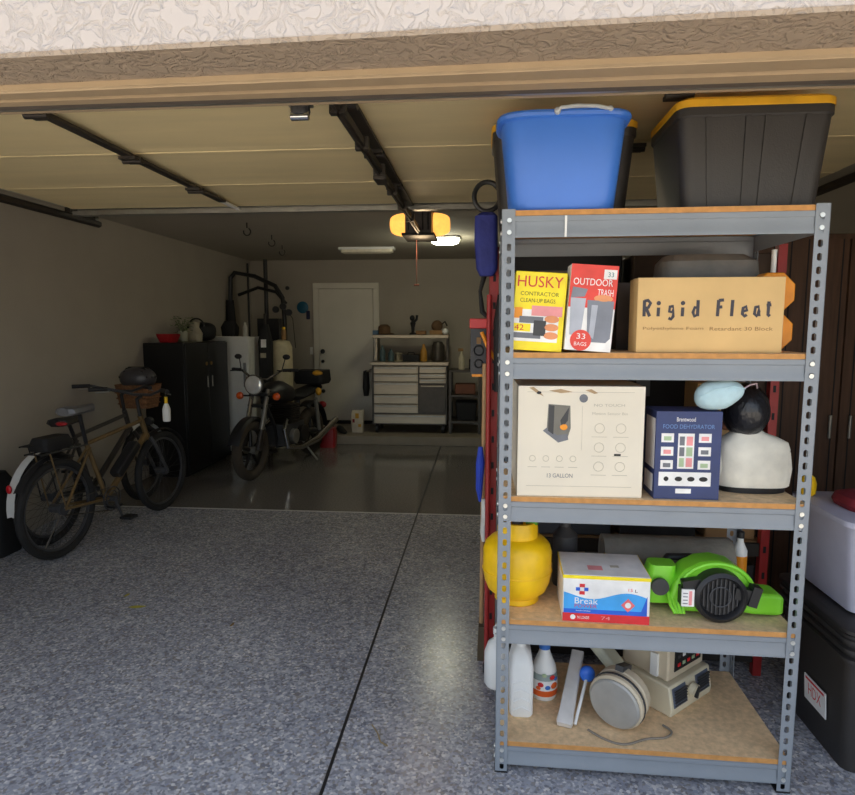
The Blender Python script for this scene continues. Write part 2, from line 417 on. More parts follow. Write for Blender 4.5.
for z in LV:
    for Y, s in ((.0025, 1), (D-.0025, -1)):
        b = MB(); pr = [(0, -.02), (s*.012, -.02), (s*.012, -.018), (s*.002, -.018), (s*.002, -.034), (s*.005, -.038), (s*.005, -.068), (s*.002, -.074), (s*.002, -.087), (0, -.087), (0, -.075), (s*.003, -.068), (s*.003, -.038), (0, -.034)]
        b.prism([(Y+a, z+c) for a, c in pr], 'x', .004, W-.004, steel); b.build('beam', rack)
    for X, s in ((.0025, 1), (W-.0025, -1)):
        b = MB(); b.prism([(X, z-.02), (X+s*.012, z-.02), (X+s*.012, z-.018), (X+s*.002, z-.018), (X+s*.002, z-.08), (X, z-.08)], 'y', .004, D-.004, steel); b.build('beam', rack)
    b = MB(); b.box(.004, W-.004, .0045, D-.0045, z-.0172, z-.0005, edge_m); b.box(.0045, W-.0045, .006, D-.006, z-.0006, z, board_m); b.build('shelf_board', rack)
b = MB(); b.box(.2, .207, -.0005, .002, LV[4]-.087, LV[4]-.02, white); b.build('beam_seam_mark', rack)

# ---------------------------------------------------------------- totes
def tote(name, lab, cx, cy, hx, hy, h, z, cat='bin', lid=True):
    t = thing(name, lab, cat, (cx, cy, z))
    b = MB(); k = .86
    tm = mat('charcoal tote plastic', (50, 47, 45), .5, 0, .06, 10, .1, 200)
    b.rrect([(0, 0, hx*k, hy*k, .04, 0), (0, 0, hx*.975, hy*.975, .04, h-.035)], tm)
    b.rrect([(0, 0, hx*.975, hy*.975, .04, h-.06), (0, 0, hx*.995, hy*.995, .045, h-.055), (0, 0, hx*.995, hy*.995, .045, h-.03)], tm)
    for u in (-.62, -.12, .12, .62):      # vertical ribs moulded into the front wall
        b.loft([[(hx*u*k-.008, -hy*k-.004, .01), (hx*u*k+.008, -hy*k-.004, .01), (hx*u*k+.008, -hy*k+.01, .01), (hx*u*k-.008, -hy*k+.01, .01)],
                [(hx*u-.008, -hy*.97-.004, h-.06), (hx*u+.008, -hy*.97-.004, h-.06), (hx*u+.008, -hy*.97+.01, h-.06), (hx*u-.008, -hy*.97+.01, h-.06)]], tm)
    b.build('body', t)
    if lid:
        b = MB(); b.rrect([(0, 0, hx, hy, .05, h-.03), (0, 0, hx*1.01, hy*1.01, .05, h-.028), (0, 0, hx*1.01, hy*1.01, .05, h-.008), (0, 0, hx*.97, hy*.97, .05, h), (0, 0, hx*.93, hy*.93, .04, h), (0, 0, hx*.92, hy*.92, .04, h-.008)], yellow2)
        b.build('lid', t)
    return t
yellow2 = mat('amber yellow lid', (226, 168, 34), .5)
tote('storage_tote', 'large black tote with yellow lid at the right end of the top shelf', .862, 2.305, .245, .185, .345, 1.9585)
tote('storage_tote', 'black tote with yellow lid standing behind the blue tub on the top shelf', .295, 2.515, .262, .14, .368, 1.9585)
# blue tub
t = thing('blue_tub', 'bright blue plastic tub with a rope handle at the front left of the top shelf', 'tub', (.262, 2.222, 1.9585))
bl = mat('bright blue plastic', (66, 124, 220), .4, 0, .04, 5)
b = MB(); hx, hy = .172, .115
def sup(rx, ry, z, n=8):      # eight sided tub wall with softened corners
    P = []
    for j in range(32):
        a = 2*pi*j/32; e = .5
        P.append((rx*abs(cos(a))**e*(1 if cos(a) >= 0 else -1), ry*abs(sin(a))**e*(1 if sin(a) >= 0 else -1), z))
    return P
b.loft([sup(.165, .115, 0), sup(.172, .12, .01), sup(.202, .134, .285), sup(.216, .142, .29), sup(.22, .145, .30), sup(.216, .142, .308), sup(.198, .13, .306), sup(.165, .11, .02)], bl, cap=(True, True))
b.build('body', t)
b = MB(); rope = mat('grey rope', (190, 194, 196), .8)
b.tube([(-.03, -.151, .298), (-.02, -.156, .307), (.03, -.157, .311), (.09, -.152, .310), (.135, -.142, .304)], .006, rope, 8); b.ell((-.03, -.148, .30), (.01, .01, .012), rope); b.ell((.135, -.134, .306), (.01, .01, .01), rope)
b.build('rope_handle', t)

# ---------------------------------------------------------------- level 4
Z4 = LV[3]+.0005
yel = mat('yellow print', (250, 222, 30), .45); redp = mat('red print', (205, 36, 40), .45); pink = mat('pink print', (232, 150, 150), .5)
wh = mat('white print', (236, 234, 230), .5); ink = mat('black ink', (32, 30, 30), .6); olive = mat('olive ink', (96, 92, 30), .6); gr = mat('grey print', (110, 112, 118), .5); sal = mat('salmon print', (228, 150, 100), .5)
tilt = 3.5; w = .168
t = thing('trash_bag_box', 'yellow carton with red lettering on the second shelf from the top', 'box', (.096, 2.09, Z4+w*sin(R(tilt))), (0, tilt, 0))
b = MB(); b.box(0, w, 0, .09, 0, .258, yel); b.build('carton', t, bevel=.002)
b = MB(); y = -.0008
b.text('HUSKY', .008, .208, .148, .036, y, redp); b.text('CONTRACTOR', .02, .180, .125, .013, y, olive); b.text('CLEAN-UP BAGS', .02, .158, .115, .013, y, olive)
b.rect(.002, .150, .03, .135, y+.0002, wh); b.rect(.06, .16, .115, .148, y, pink)
b.rect(.004, .03, .105, .14, y-.0002, orange); b.rect(.022, .10, .09, .112, y-.0004, gr); b.rect(.004, .095, .04, .058, y-.0004, gr); b.rect(.07, .11, .05, .10, y-.0006, dkgrey)
b.rect(.004, .06, .062, .088, y-.0006, yel); b.text('42', .008, .066, .03, .018, y-.0008, redp)
for k in range(3): b.ell((.128, y, .052+.027*k), (.024, .0015, .012), sal)
b.build('printed_front', t)
w = .150
t = thing('trash_bag_box', 'red and white carton picturing grey bins, right of the yellow carton', 'box', (.270, 2.075, Z4+w*sin(R(4))), (0, 4, 0))
b = MB(); b.box(0, w, 0, .1, 0, .278, wh); b.build('carton', t, bevel=.002)
redl = mat('warm red print', (222, 66, 52), .45)
b = MB(); b.rect(0, w, .14, .278, y+.0002, redl); b.text('OUTDOOR', .010, .212, .126, .022, y, wh); b.text('TRASH', .09, .18, .05, .022, y, wh)
b.rect(.105, .146, .235, .265, y, wh); b.text('33', .118, .242, .018, .015, y-.0004, mat('teal ink', (40, 120, 120), .5))
bin_g = mat('bin grey print', (128, 132, 142), .5); bin_l = mat('bin light print', (176, 180, 190), .5)
b.prism([(.006, .17), (.05, .175), (.058, .20), (.01, .205)], 'y', y-.0004, y, bin_g); b.prism([(.012, .05), (.048, .05), (.055, .17), (.006, .17)], 'y', y-.0004, y, bin_l)
b.prism([(.07, .03), (.13, .03), (.143, .045), (.145, .165), (.06, .165)], 'y', y-.0006, y, bin_g); b.prism([(.075, .05), (.09, .04), (.095, .15), (.075, .15)], 'y', y-.001, y, bin_l)
b.ell((.11, y, .172), (.03, .001, .012), sal)
b.loft([[(.05+.034*cos(a*pi/12), yy, .034+.034*sin(a*pi/12)) for a in range(24)] for yy in (y-.0012, y)], redl)
b.text('33', .036, .038, .028, .018, y-.0014, wh); b.text('BAGS', .03, .016, .04, .012, y-.0014, wh)
b.build('printed_front', t)
t = thing('cardboard_box', 'tan cardboard box hand lettered Rigid Fleat on the second shelf from the top', 'box', (.506, 2.10, Z4), (0, 0, -1))
b = MB(); b.box(0, .456, 0, .12, 0, .243, tan); b.build('carton', t, bevel=.002)
b = MB(); brush = mat('charcoal marker', (62, 58, 66), .6)
def brushed(word, x0, z0, pitch, h, T=None):      # hand drawn letters as thick marker strokes
    L_ = {'R': [[(0, 0), (0, 1)], [(0, .95), (.35, 1), (.6, .82), (.4, .55), (0, .5)], [(.2, .5), (.55, 0)]], 'i': [[(.2, 0), (.22, .55)], [(.22, .82), (.22, .86)]],
          'g': [[(.5, .62), (.15, .6), (.1, .3), (.4, .25), (.5, .6), (.5, 0), (.3, -.18), (.05, -.1)]], 'd': [[(.5, 1), (.5, 0)], [(.5, .5), (.2, .55), (.05, .25), (.2, 0), (.5, .12)]],
          'F': [[(0, 0), (.05, 1)], [(.05, .97), (.55, 1)], [(.03, .55), (.42, .58)]], 'l': [[(.2, 0), (.25, 1)]], 'e': [[(.08, .3), (.5, .36), (.4, .6), (.12, .5), (.08, .15), (.3, 0), (.5, .1)]],
          'a': [[(.48, .58), (.15, .55), (.08, .15), (.3, 0), (.5, .3), (.5, .6), (.52, 0)]], 't': [[(.25, .9), (.22, .1), (.4, 0)], [(.05, .66), (.48, .7)]]}
    for i, ch in enumerate(word):
        for st_ in L_[ch]:
            P_ = [(x0+i*pitch+px*h*.62, y, z0+pz*h) for px, pz in st_]
            if len(P_) == 2 and abs(P_[0][2]-P_[1][2]) < .01 and abs(P_[0][0]-P_[1][0]) < .01: b.ell((P_[0][0], y, P_[0][2]), (.007, .0008, .007), brush)
            else: b.tube(P_, .0058, brush, 6, T=Matrix.Translation((0, y, 0)) @ Matrix.Diagonal((1, .12, 1, 1)) @ Matrix.Translation((0, -y, 0)))
brushed('Rigid', .022, .118, .038, .052); b.build('lettering', t); b = MB(); brushed('Fleat', .252, .118, .037, .052); b.build('lettering', t); b = MB()
b.text('Polyethylene Foam', .02, .072, .19, .012, y, tan2); b.build('lettering', t); b = MB(); b.text('Retardant 30 Block', .23, .072, .195, .012, y, tan2); b.build('lettering', t)
b = MB(); tape = mat('brown tape', (176, 140, 90), .3); b.box(-.0005, .4565, .04, .08, .2428, .2436, tape); b.build('packing_tape', t)
b = MB(); bagm = mat('charcoal nylon', (122, 119, 114), .6, bump=.4, bscale=30)
b.rrect([(0, 0, .17, .09, .05, 0), (0, 0, .175, .1, .06, .02), (0, 0, .17, .095, .06, .075), (-.01, 0, .14, .07, .05, .10)], bagm)
solo(b, 'nylon_bag', 'dark grey nylon bag lying just above and behind the hand lettered cardboard box', 'bag', (.825, 2.43, Z4+.2445), (0, 0, -1))
for k, nm in ((0, 'lower'), (1, 'upper')):
    b = MB(); b.prism([(.072*cos(a*pi/4+pi/8), .072*sin(a*pi/4+pi/8)) for a in range(8)], 'y', -.035, .035, orange)
    b.cyl((0, -.037, 0), (0, .037, 0), .03, dkgrey)
    solo(b, 'octagonal_reel', nm+' of the two orange octagonal reels behind the lettered cardboard box', 'reel', (.990, 2.262, Z4+.067+.1335*k), group='orange reels', bevel=.004)
b = MB(); b.cyl((0, 0, 0), (0, 0, .355), .009, white, n=12); b.cyl((0, 0, .0), (0, 0, .02), .022, white, n=16)
solo(b, 'white_rod', 'thin white rod standing upright behind the hand lettered cardboard box', 'rod', (1.028, 2.335, Z4))
b = MB(); khaki = mat('khaki cloth', (108, 98, 82), .9, bump=.5, bscale=20)
b.rrect([(0, 0, .11, .08, .05, 0), (0, 0, .12, .085, .06, .1), (0, 0, .10, .07, .05, .25), (.01, 0, .05, .03, .02, .285)], khaki)
solo(b, 'cloth_sack', 'khaki cloth sack slumped behind the yellow carton', 'sack', (.24, 2.33, Z4))
b = MB(); b.box(0, .42, 0, .25, 0, .243, mat('dark brown carton', (60, 50, 42), .8)); b.box(-.0005, .4205, .1, .14, .2425, .2437, tape)
solo(b, 'dark_carton', 'dark brown carton under the grey nylon bag, behind the hand lettered box', 'box', (.49, 2.33, Z4), bevel=.003)

# ---------------------------------------------------------------- level 3
Z3 = LV[2]+.0005
cream = mat('off white carton', (228, 218, 198), .75, 0, .04, 5)
t = thing('appliance_box', 'large off white carton picturing a grey bin on the middle shelf', 'box', (.125, 2.085, Z3), (0, 0, .5))
b = MB(); b.box(0, .415, 0, .36, 0, .375, cream); b.box(.4152, .416, .01, .35, .02, .37, tan2); b.build('carton', t, bevel=.003)
b = MB(); ln = mat('faint grey ink', (186, 178, 160), .7); mid = mat('grey ink', (120, 116, 106), .7)
b.prism([(.095, .215), (.135, .195), (.165, .20), (.175, .235), (.172, .31), (.10, .315)], 'y', y-.0004, y, mid)
b.prism([(.083, .225), (.135, .185), (.168, .195), (.165, .215), (.13, .21), (.095, .235)], 'y', y-.0006, y, gr)
b.prism([(.10, .225), (.118, .212), (.12, .31), (.102, .312)], 'y', y-.0008, y, dkgrey); b.prism([(.145, .235), (.165, .26), (.168, .305), (.14, .26)], 'y', y-.0008, y, dkgrey)
b.ell((.152, y, .238), (.013, .0015, .011), orange)
b.loft([[(.215+.014*cos(a*pi/10), yy, .335+.014*sin(a*pi/10)) for a in range(20)] for yy in (y-.0005, y)], gr)
b.text('NO TOUCH', .25, .308, .10, .009, y, ln); b.text('Motion Sensor Bin', .245, .28, .115, .009, y, ln)
b.text('13 GALLON', .10, .065, .085, .014, y, gr)
b.box(.212, .2128, y, y+.0005, .16, .31, ln)
for i in range(3):
    for j in range(2): b.ring((.27+.07*j, y, .235-.065*i), .016, .0007, ln, 'y', 14, 4); b.rect(.245+.07*j, .295+.07*j, .205-.065*i, .2065-.065*i, y, ln)
b.rect(.32, .342, .142, .149, y, ink)
for i in range(4): b.ring((.05+.045*i, y, .13), .010, .0007, ln, 'y', 12, 4); b.rect(.035+.045*i, .065+.045*i, .10, .1015, y, ln)
for r_ in ((.03, .38, .035, .0362), (.03, .38, .355, .3562)): b.rect(*r_, y, ln)
scuff = mat('torn cardboard scuff', (176, 148, 112), .9)
b.prism([(.035, .37), (.06, .352), (.085, .34), (.07, .357), (.05, .372)], 'y', y-.0003, y, scuff); b.prism([(.10, .36), (.14, .352), (.18, .356), (.14, .366)], 'y', y-.0003, y, scuff); b.prism([(.22, .362), (.25, .35), (.262, .353), (.24, .366)], 'y', y-.0003, y, scuff)
b.ell((.068, y, .353), (.008, .001, .005), ink)
b.build('printed_front', t)
t = thing('blue_box', 'navy blue carton with a grid of white pictures on the middle shelf', 'box', (.578, 2.085, Z3))
navy = mat('navy print', (44, 58, 104), .5); b = MB(); b.box(0, .21, 0, .14, 0, .295, navy); b.box(-.0008, 0, .01, .12, .1, .27, wh); b.box(-.0008, 0, .02, .12, .02, .08, wh); b.build('carton', t, bevel=.002)
b = MB(); skyb = mat('sky ink', (100, 138, 190), .5); leaf = mat('green picture', (170, 190, 150), .5)
b.text('Brentwood', .065, .262, .06, .014, y, wh); b.text('FOOD DEHYDRATOR', .022, .238, .165, .014, y, skyb)
for i in range(3):
    for x0, x1 in ((.018, .058), (.138, .178)):
        b.rect(x0, x1, .192-.045*i, .222-.045*i, y, wh); b.rect(x0+.008, x1-.008, .198-.045*i, .212-.045*i, y-.0004, (leaf, pink, gr)[(i+(x0 > .1)) % 3])
b.rect(.072, .124, .104, .222, y, wh)
for i in range(6): b.rect(.077+.022*(i % 2), .093+.026*(i % 2), .11+.036*(i//2), .14+.036*(i//2), y-.0004, (leaf, pink, gr, leaf, gr, pink)[i])
b.rect(.014, .182, .045, .092, y, wh); b.rect(.07, .12, .02, .036, y, wh)
for i, s_ in enumerate((.008, .012, .012, .014)): b.ell((.038+.04*i, y-.0004, .069), (s_, .001, .008), ink)
b.build('printed_front', t)
# mannequin bust
bz = Z3
t = thing('mannequin_bust', 'bust with black hair and white shirt facing away on the middle shelf', 'mannequin', (.95, 2.235, bz), (0, 0, 0))
skin = mat('tan skin vinyl', (176, 122, 94), .55); cloth = mat('ivory shirt cloth', (226, 222, 208), .9, bump=.5, bscale=14)
b = MB()
def er(cx, cy, rx, ry, z, n=28, e=.85): return [(cx+rx*(abs(cos(a))**e)*(1 if cos(a) >= 0 else -1), cy+ry*(abs(sin(a))**e)*(1 if sin(a) >= 0 else -1), z) for a in [2*pi*j/n for j in range(n)]]
b.loft([er(0, 0, .08, .05, .012), er(0, 0, .09, .055, .06), er(0, 0, .09, .055, .15), er(-.005, 0, .065, .045, .185), er(-.015, 0, .035, .035, .21), er(-.025, .003, .034, .036, .25)], skin)
b.ell((-.03, .005, .278), (.066, .080, .088), skin, n=24, k=16)
# face turned away: nose, brow, lips and chin on the far side; ears at the sides
fd = lambda a, r: (-.03+r*sin(R(a)), .005+r*cos(R(a)))
nx, ny = fd(-28, .084); b.ell((nx, ny, .278), (.011, .017, .022), skin, (0, 0, 28)); nx, ny = fd(-28, .070); b.ell((nx, ny, .245), (.022, .014, .008), mat('lip vinyl', (150, 80, 72), .5), (0, 0, 28)); b.ell((nx, ny, .218), (.028, .02, .018), skin, (0, 0, 28))
for a in (-48, -8):
    ex, ey = fd(a, .073); b.ell((ex, ey, .295), (.012, .008, .007), white, (0, 0, -a))
for sgn in (-1, 1):
    ang = -28+90*sgn; ex, ey = fd(ang, .064); b.ell((ex, ey, .271), (.008, .018, .026), skin, (0, 0, 28))
b.build('body', t)
b = MB(); hair = mat('glossy black hair', (30, 30, 34), .3, 0, .5, 24, 1, 34, stretch=(1, 1, .5))
rings = []
for i in range(15):
    a = R(-62+i*10.8); z = .282+.095*sin(a); rr = cos(a)
    ring = []
    for j in range(36):
        p = 2*pi*j/36; x_, y_ = sin(p), cos(p)
        d = math.atan2(sin(p+R(28)), cos(p+R(28)))       # angle away from the face direction
        f = 1.06 if abs(d) > R(44) or i > 9 else .9
        wv = 1+.012*sin(j*5+i)
        ring.append((-.03+.072*rr*f*wv*x_, .005+.087*rr*f*wv*y_, z))
    rings.append(ring)
b.loft(rings, hair); b.build('hair', t)
b = MB()
b.loft([er(0, 0, .118, .062, .02, e=.7), er(0, 0, .122, .066, .05, e=.7), er(0, 0, .119, .064, .10, e=.7), er(0, 0, .119, .062, .15, e=.65), er(0, 0, .112, .056, .174, e=.7), er(-.008, 0, .088, .05, .190), er(-.018, 0, .055, .045, .205), er(-.022, 0, .046, .042, .214)], cloth, cap=(True, True))
for s in (-1, 1): b.tube([(s*.100, -.01, .022), (s*.104, -.012, .08), (s*.100, -.006, .13), (s*.085, 0, .165)], [.024, .026, .026, .018], cloth, 12)
b.loft([er(-.024, 0, .050, .047, .200), er(-.026, 0, .047, .044, .228), er(-.027, 0, .050, .046, .238), er(-.027, 0, .043, .040, .242), er(-.026, 0, .038, .036, .21)], cloth)
b.build('shirt', t)
b = MB(); b.loft([er(0, 0, .112, .06, 0), er(0, 0, .112, .06, .022)], black); b.build('stand', t)
# dust mask cup resting on the navy carton
t = thing('dust_mask', 'pale blue cup shaped dust mask resting on the navy carton beside the bust', 'mask', (.783, 2.115, Z3+.2955), (0, 0, 0))
mk = mat('pale blue mask', (188, 216, 222), .8, bump=.2)
rings = []
for i in range(13):
    a = -90+15*i; u = sin(R(a)); rr = cos(R(a))**.75 if abs(a) < 90 else 0.001
    cx = u*.076; ext = 1 if u < .3 else 1-.45*(u-.3)
    rings.append([(cx, .05*rr*cos(2*pi*j/20), .056+.053*rr*ext*sin(2*pi*j/20)+.012*u) for j in range(20)])
b = MB(); b.loft(rings, mk); b.tube([(-.07, -.03, .05), (-.03, -.046, .075), (.03, -.045, .085), (.075, -.02, .075)], .002, mk, 6); b.build('cup', t)
b = MB(); b.tube([(.075, 0, .072), (.10, .01, .085), (.13, .03, .088), (.15, .07, .07)], .003, mat('pink strap', (214, 190, 200), .7), 6); b.build('strap', t)
t = thing('cardboard_box', 'tall plain tan cardboard box standing behind the bust on the middle shelf', 'box', (.83, 2.46, Z3))
b = MB(); b.box(0, .2, 0, .15, 0, .355, tan); b.build('carton', t, bevel=.002)
b = MB(); b.box(-.0003, .2003, .06, .09, .3545, .3558, tape); b.build('packing_tape', t)
b = MB(); b.box(0, .2, 0, .18, 0, .24, black2)
solo(b, 'black_case', 'black case standing behind the navy carton on the middle shelf', 'case', (.60, 2.40, Z3), bevel=.01)

# ---------------------------------------------------------------- level 2
Z2 = LV[1]+.0005
t = thing('yellow_tank', 'yellow round tank with a collar poking out of the left side of the shelf', 'tank', (.140, 2.25, Z2))
b = MB(); b.lathe([(.078, 0), (.082, .004), (.08, .022), (.108, .045), (.120, .075), (.126, .11), (.126, .19), (.118, .215), (.098, .235), (.07, .245), (.066, .245)], yellow, 32); b.build('body', t)
b = MB(); b.lathe([(.066, .235), (.075, .24), (.075, .275), (.07, .30), (.062, .302), (.062, .25)], yellow, 28); b.build('collar', t)
b = MB(); b.cyl((.03, -.02, .30), (.07, -.03, .305), .012, mat('green valve', (90, 160, 50), .4)); b.cyl((0, 0, .235), (0, 0, .30), .02, galv); b.build('valve', t)
b = MB(); b.ring((0, 0, .118), .1255, .004, yellow, 'z', 32, 6); b.build('seam', t)
t = thing('detergent_box', 'white, blue and red carton with a yellow rim and wave print, beside the yellow tank', 'box', (.288, 2.082, Z2), (0, 0, -2))
b = MB(); b.box(0, .290, 0, .22, 0, .166, wh); b.build('carton', t, bevel=.003)
b = MB(); b.box(-.0012, .2912, -.0012, .2212, .153, .1645, yel); b.build('rim', t)
b = MB(); cy = mat('cyan print', (66, 164, 232), .45); bd = mat('deep blue print', (36, 96, 206), .45); rd2 = mat('scarlet print', (214, 44, 50), .45)
top = [(.003+.278*i/16, .095+.013*sin(i/16*2*pi*1.15+2.3)) for i in range(17)]
b.prism([(.003, .035)]+top+[(.281, .035)], 'y', y-.0002, y, cy); b.rect(.003, .281, .03, .045, y-.0004, bd)
b.prism([(.14, .04), (.26, .04), (.281, .10), (.281, .04)], 'y', y-.0005, y, bd)
b.rect(0, .290, 0, .03, y, rd2); b.text('Break', .04, .064, .078, .022, y-.0006, wh); b.text('POWER', .04, .05, .075, .013, y-.0006, mat('magenta ink', (190, 70, 120), .5))
b.text('laundry booster', .045, .036, .05, .006, y-.0008, wh); b.ell((.035, y, .015), (.009, .001, .009), wh); b.text('96 LOADS', .05, .01, .04, .01, y-.0006, wh); b.text('74', .13, .01, .03, .012, y-.0006, pink)
for dx, dz in ((0, .013), (0, -.013)): b.rect(.055, .073, .110+dz, .122+dz, y-.0004, rd2)
for dx in (-.014, .014): b.rect(.057+dx, .071+dx, .110, .122, y-.0005, bd)
b.prism([(.195, .066), (.218, .042), (.241, .066), (.218, .09)], 'y', y-.0009, y, mat('coral print', (232, 110, 110), .5)); b.ell((.218, y-.001, .066), (.010, .001, .010), wh)
b.text('15', .218, .115, .014, .01, y, rd2); b.text('L', .24, .113, .008, .01, y, ink)
b.build('printed_front', t)
b = MB(); b.box(.09, .14, .05, .09, .1662, .1668, pink); b.box(.17, .2, .08, .1, .1662, .1668, ln); b.build('printed_top', t)
# leaf blower
t = thing('leaf_blower', 'lime green leaf blower with a round black intake on the second shelf up', 'blower', (.835, 2.2, Z2))
gm = mat('lime green plastic', (132, 216, 52), .35, 0, .04)
out = [(-.155, .012), (-.17, .06), (-.15, .12), (-.115, .165), (-.065, .192), (-.01, .20), (.045, .188), (.09, .155), (.115, .11), (.135, .088), (.19, .085), (.214, .082), (.22, .07), (.22, .02), (.212, .008), (.12, .01), (.06, .02), (0, .012)]
b = MB(); b.prism(out, 'y', -.045, .06, gm); b.build('housing', t, bevel=.014, seg=3)
b = MB()
def arc(r, a0, a1, y_, rad, m, c=(-.012, .082), sq=1): b.tube([(c[0]+r*cos(R(a)), y_, c[1]+r*sq*sin(R(a))) for a in range(a0, a1+1, 10)], rad, m, 8)
arc(.128, 20, 175, -.046, .008, gm, sq=.86); b.build('moulded_ridge', t)
b = MB(); b.lathe([(.088, 0), (.09, .01), (.088, .05), (.075, .058), (.07, .052), (.066, .035), (.0, .033)], black, 32, T=xf((-.012, -.046, .0905), (90, 0, 0)), cap=(True, False))
for k in range(-4, 5): 
    hgt = math.sqrt(.064**2-(.014*k)**2); b.box(-.012+.014*k-.002, -.012+.014*k+.002, -.088, -.083, .0905-hgt, .0905+hgt, dkgrey)
b.ring((-.012, -.088, .0905), .035, .003, dkgrey, 'y', 20, 6)
b.cb((.07, -.075, .10), (.07, .03, .04), black, (0, 8, 0)); b.cb((.10, -.075, .095), (.03, .04, .07), black, (0, 15, 0)); b.cb((-.105, -.07, .12), (.06, .03, .05), black, (0, -10, 0)); b.build('intake', t)
b = MB(); b.box(-.142, -.10, -.0925, -.086, .055, .115, wh); b.box(-.118, -.108, -.0932, -.0924, .06, .11, pink)
for k in range(4): b.box(-.138, -.122, -.0932, -.0924, .064+.012*k, .067+.012*k, gr)
b.build('warning_label', t)
b = MB(); b.box(-.142, -.10, -.086, -.045, .05, .118, black); b.build('latch', t, bevel=.004)
b = MB(); b.rrect([(-.185, .03, .05, .045, .02, .03), (-.19, .03, .055, .05, .03, .10), (-.18, .03, .045, .04, .02, .165)], gm); b.cyl((-.20, -.03, .10), (-.20, -.045, .10), .03, dkgrey, n=20); b.build('motor_cover', t)
b = MB(); b.tube([(-.17, .06, .14), (-.14, .085, .165), (-.06, .09, .165), (-.02, .075, .12)], .014, black, 10); b.build('handle', t)
b = MB()
for k in range(4): b.tube([(-.17+.012*k, -.03, .08), (-.165+.014*k, -.05, .04), (-.15+.01*k, -.055, .012)], .006, gm, 6)
b.build('hose_grip', t)
b = MB(); rm = mat('dark grey foam', (142, 137, 126), .9, bump=.5, bscale=50)
b.cyl((.0, 0, 0), (.50, 0, 0), .082, rm, n=24)
for s in (0, .5): b.ring((s, 0, 0), .055, .006, rm, 'x', 20, 6); b.ring((s, 0, 0), .03, .006, rm, 'x', 16, 6)
solo(b, 'rolled_mat', 'dark grey rolled foam mat behind the leaf blower and wave print carton', 'mat', (.50, 2.515, Z2+.084), (0, 0, -1))
b = MB(); b.lathe([(.045, 0), (.048, .01), (.048, .2), (.02, .235), (.02, .25)], dkgrey, 20)
solo(b, 'grey_canister', 'dark grey canister between the yellow tank and the rolled mat', 'canister', (.335, 2.40, Z2))
t = thing('cleaner_bottle', 'white bottle with an orange label behind the leaf blower nozzle', 'bottle', (1.03, 2.48, Z2))
b = MB(); b.lathe([(.025, 0), (.027, .01), (.027, .13), (.012, .165), (.012, .18)], white, 18); b.build('body', t)
b = MB(); b.lathe([(.0275, .04), (.0275, .11)], orange, 18, cap=(False, False)); b.build('paper_label', t)
b = MB(); b.cyl((0, 0, .18), (0, 0, .205), .014, black); b.build('cap', t)

# ---------------------------------------------------------------- level 1
Z1 = LV[0]+.0005
t = thing('white_jug', 'white plastic jug in the front left corner of the bottom shelf', 'jug', (.163, 2.275, Z1))
b = MB(); b.rrect([(0, 0, .040, .06, .02, 0), (0, 0, .044, .066, .02, .01), (0, 0, .044, .066, .02, .19), (0, 0, .036, .05, .02, .24), (0, -.01, .018, .018, .0175, .262), (0, -.01, .016, .016, .0155, .285)], white); b.build('body', t)
b = MB()
for k in range(4): b.tube([(-.03, -.067, .03+.035*k), (0, -.0672, .045+.035*k), (.03, -.067, .03+.035*k)], .0022, white, 6)
b.build('moulded_ribs', t)
b = MB(); b.cyl((0, -.01, .28), (0, -.01, .305), .02, mat('pale cap', (200, 205, 210), .4), n=20); b.build('cap', t)
t = thing('white_jug', 'rounded white bottle poking out of the left side of the bottom shelf', 'jug', (.078, 2.43, Z1))
b = MB(); b.lathe([(.048, 0), (.054, .01), (.054, .14), (.04, .18), (.016, .20), (.016, .22)], white, 24); b.build('body', t)
b = MB(); b.cyl((0, 0, .218), (0, 0, .245), .019, white, n=18); b.build('cap', t)
t = thing('cleaner_bottle', 'rounded white bottle with an orange and multicoloured label on the bottom shelf', 'bottle', (.262, 2.37, Z1))
b = MB(); b.lathe([(.046, 0), (.05, .008), (.053, .07), (.045, .13), (.024, .18), (.018, .2)], white, 24); b.build('body', t)
b = MB(); cols = [orange, mat('orange label', (226, 96, 34), .5), wh, mat('blue label', (54, 110, 190), .5), redp, leaf]
b.lathe([(.0515, .02), (.0535, .045)], cols[1], 24, cap=(False, False)); b.lathe([(.0536, .045), (.0535, .085)], cols[2], 24, cap=(False, False)); b.lathe([(.0525, .085), (.049, .11)], mat('grey green label', (150, 164, 160), .5), 24, cap=(False, False))
for a, z, m_, s_ in ((-60, .10, 4, .012), (-95, .11, 5, .010), (-110, .07, 4, .012), (-80, .06, 3, .011), (-50, .065, 1, .016), (-120, .055, 1, .010), (-40, .09, 3, .01)):
    b.ell((.0535*cos(R(a)), .0535*sin(R(a)), z), (s_, .003, s_*.8), cols[m_], (0, 0, a+90))
b.build('paper_label', t)
b = MB(); b.cyl((0, 0, .198), (0, 0, .225), .022, cols[3], n=18); b.build('cap', t)
b = MB(); st = mat('off white painted metal', (206, 202, 196), .5)
T0 = V((.315, 2.16, Z1+.014)); T1 = V((.40, 2.42, Z1+.16)); dn = (T1-T0)
Mz = Matrix.Translation(T0) @ dn.to_track_quat('Z', 'Y').to_matrix().to_4x4()
b.rrect([(0, 0, .026, .012, .006, 0), (0, 0, .03, .014, .008, .01), (0, 0, .027, .012, .006, .05), (0, 0, .024, .010, .006, dn.length)], st, T=Mz)
o = solo(b, 'metal_bracket', 'long off white handle leaning on the bottom shelf beside the blue knob', 'handle')
t = thing('dish_brush', 'thin white wand with a round blue knob leaning on the round grey appliance', 'brush', (.40, 2.2, Z1))
b = MB(); b.cyl((.356, 2.175, Z1+.008), (.415, 2.30, Z1+.115), .006, white, n=10); b.build('handle', t, world=True)
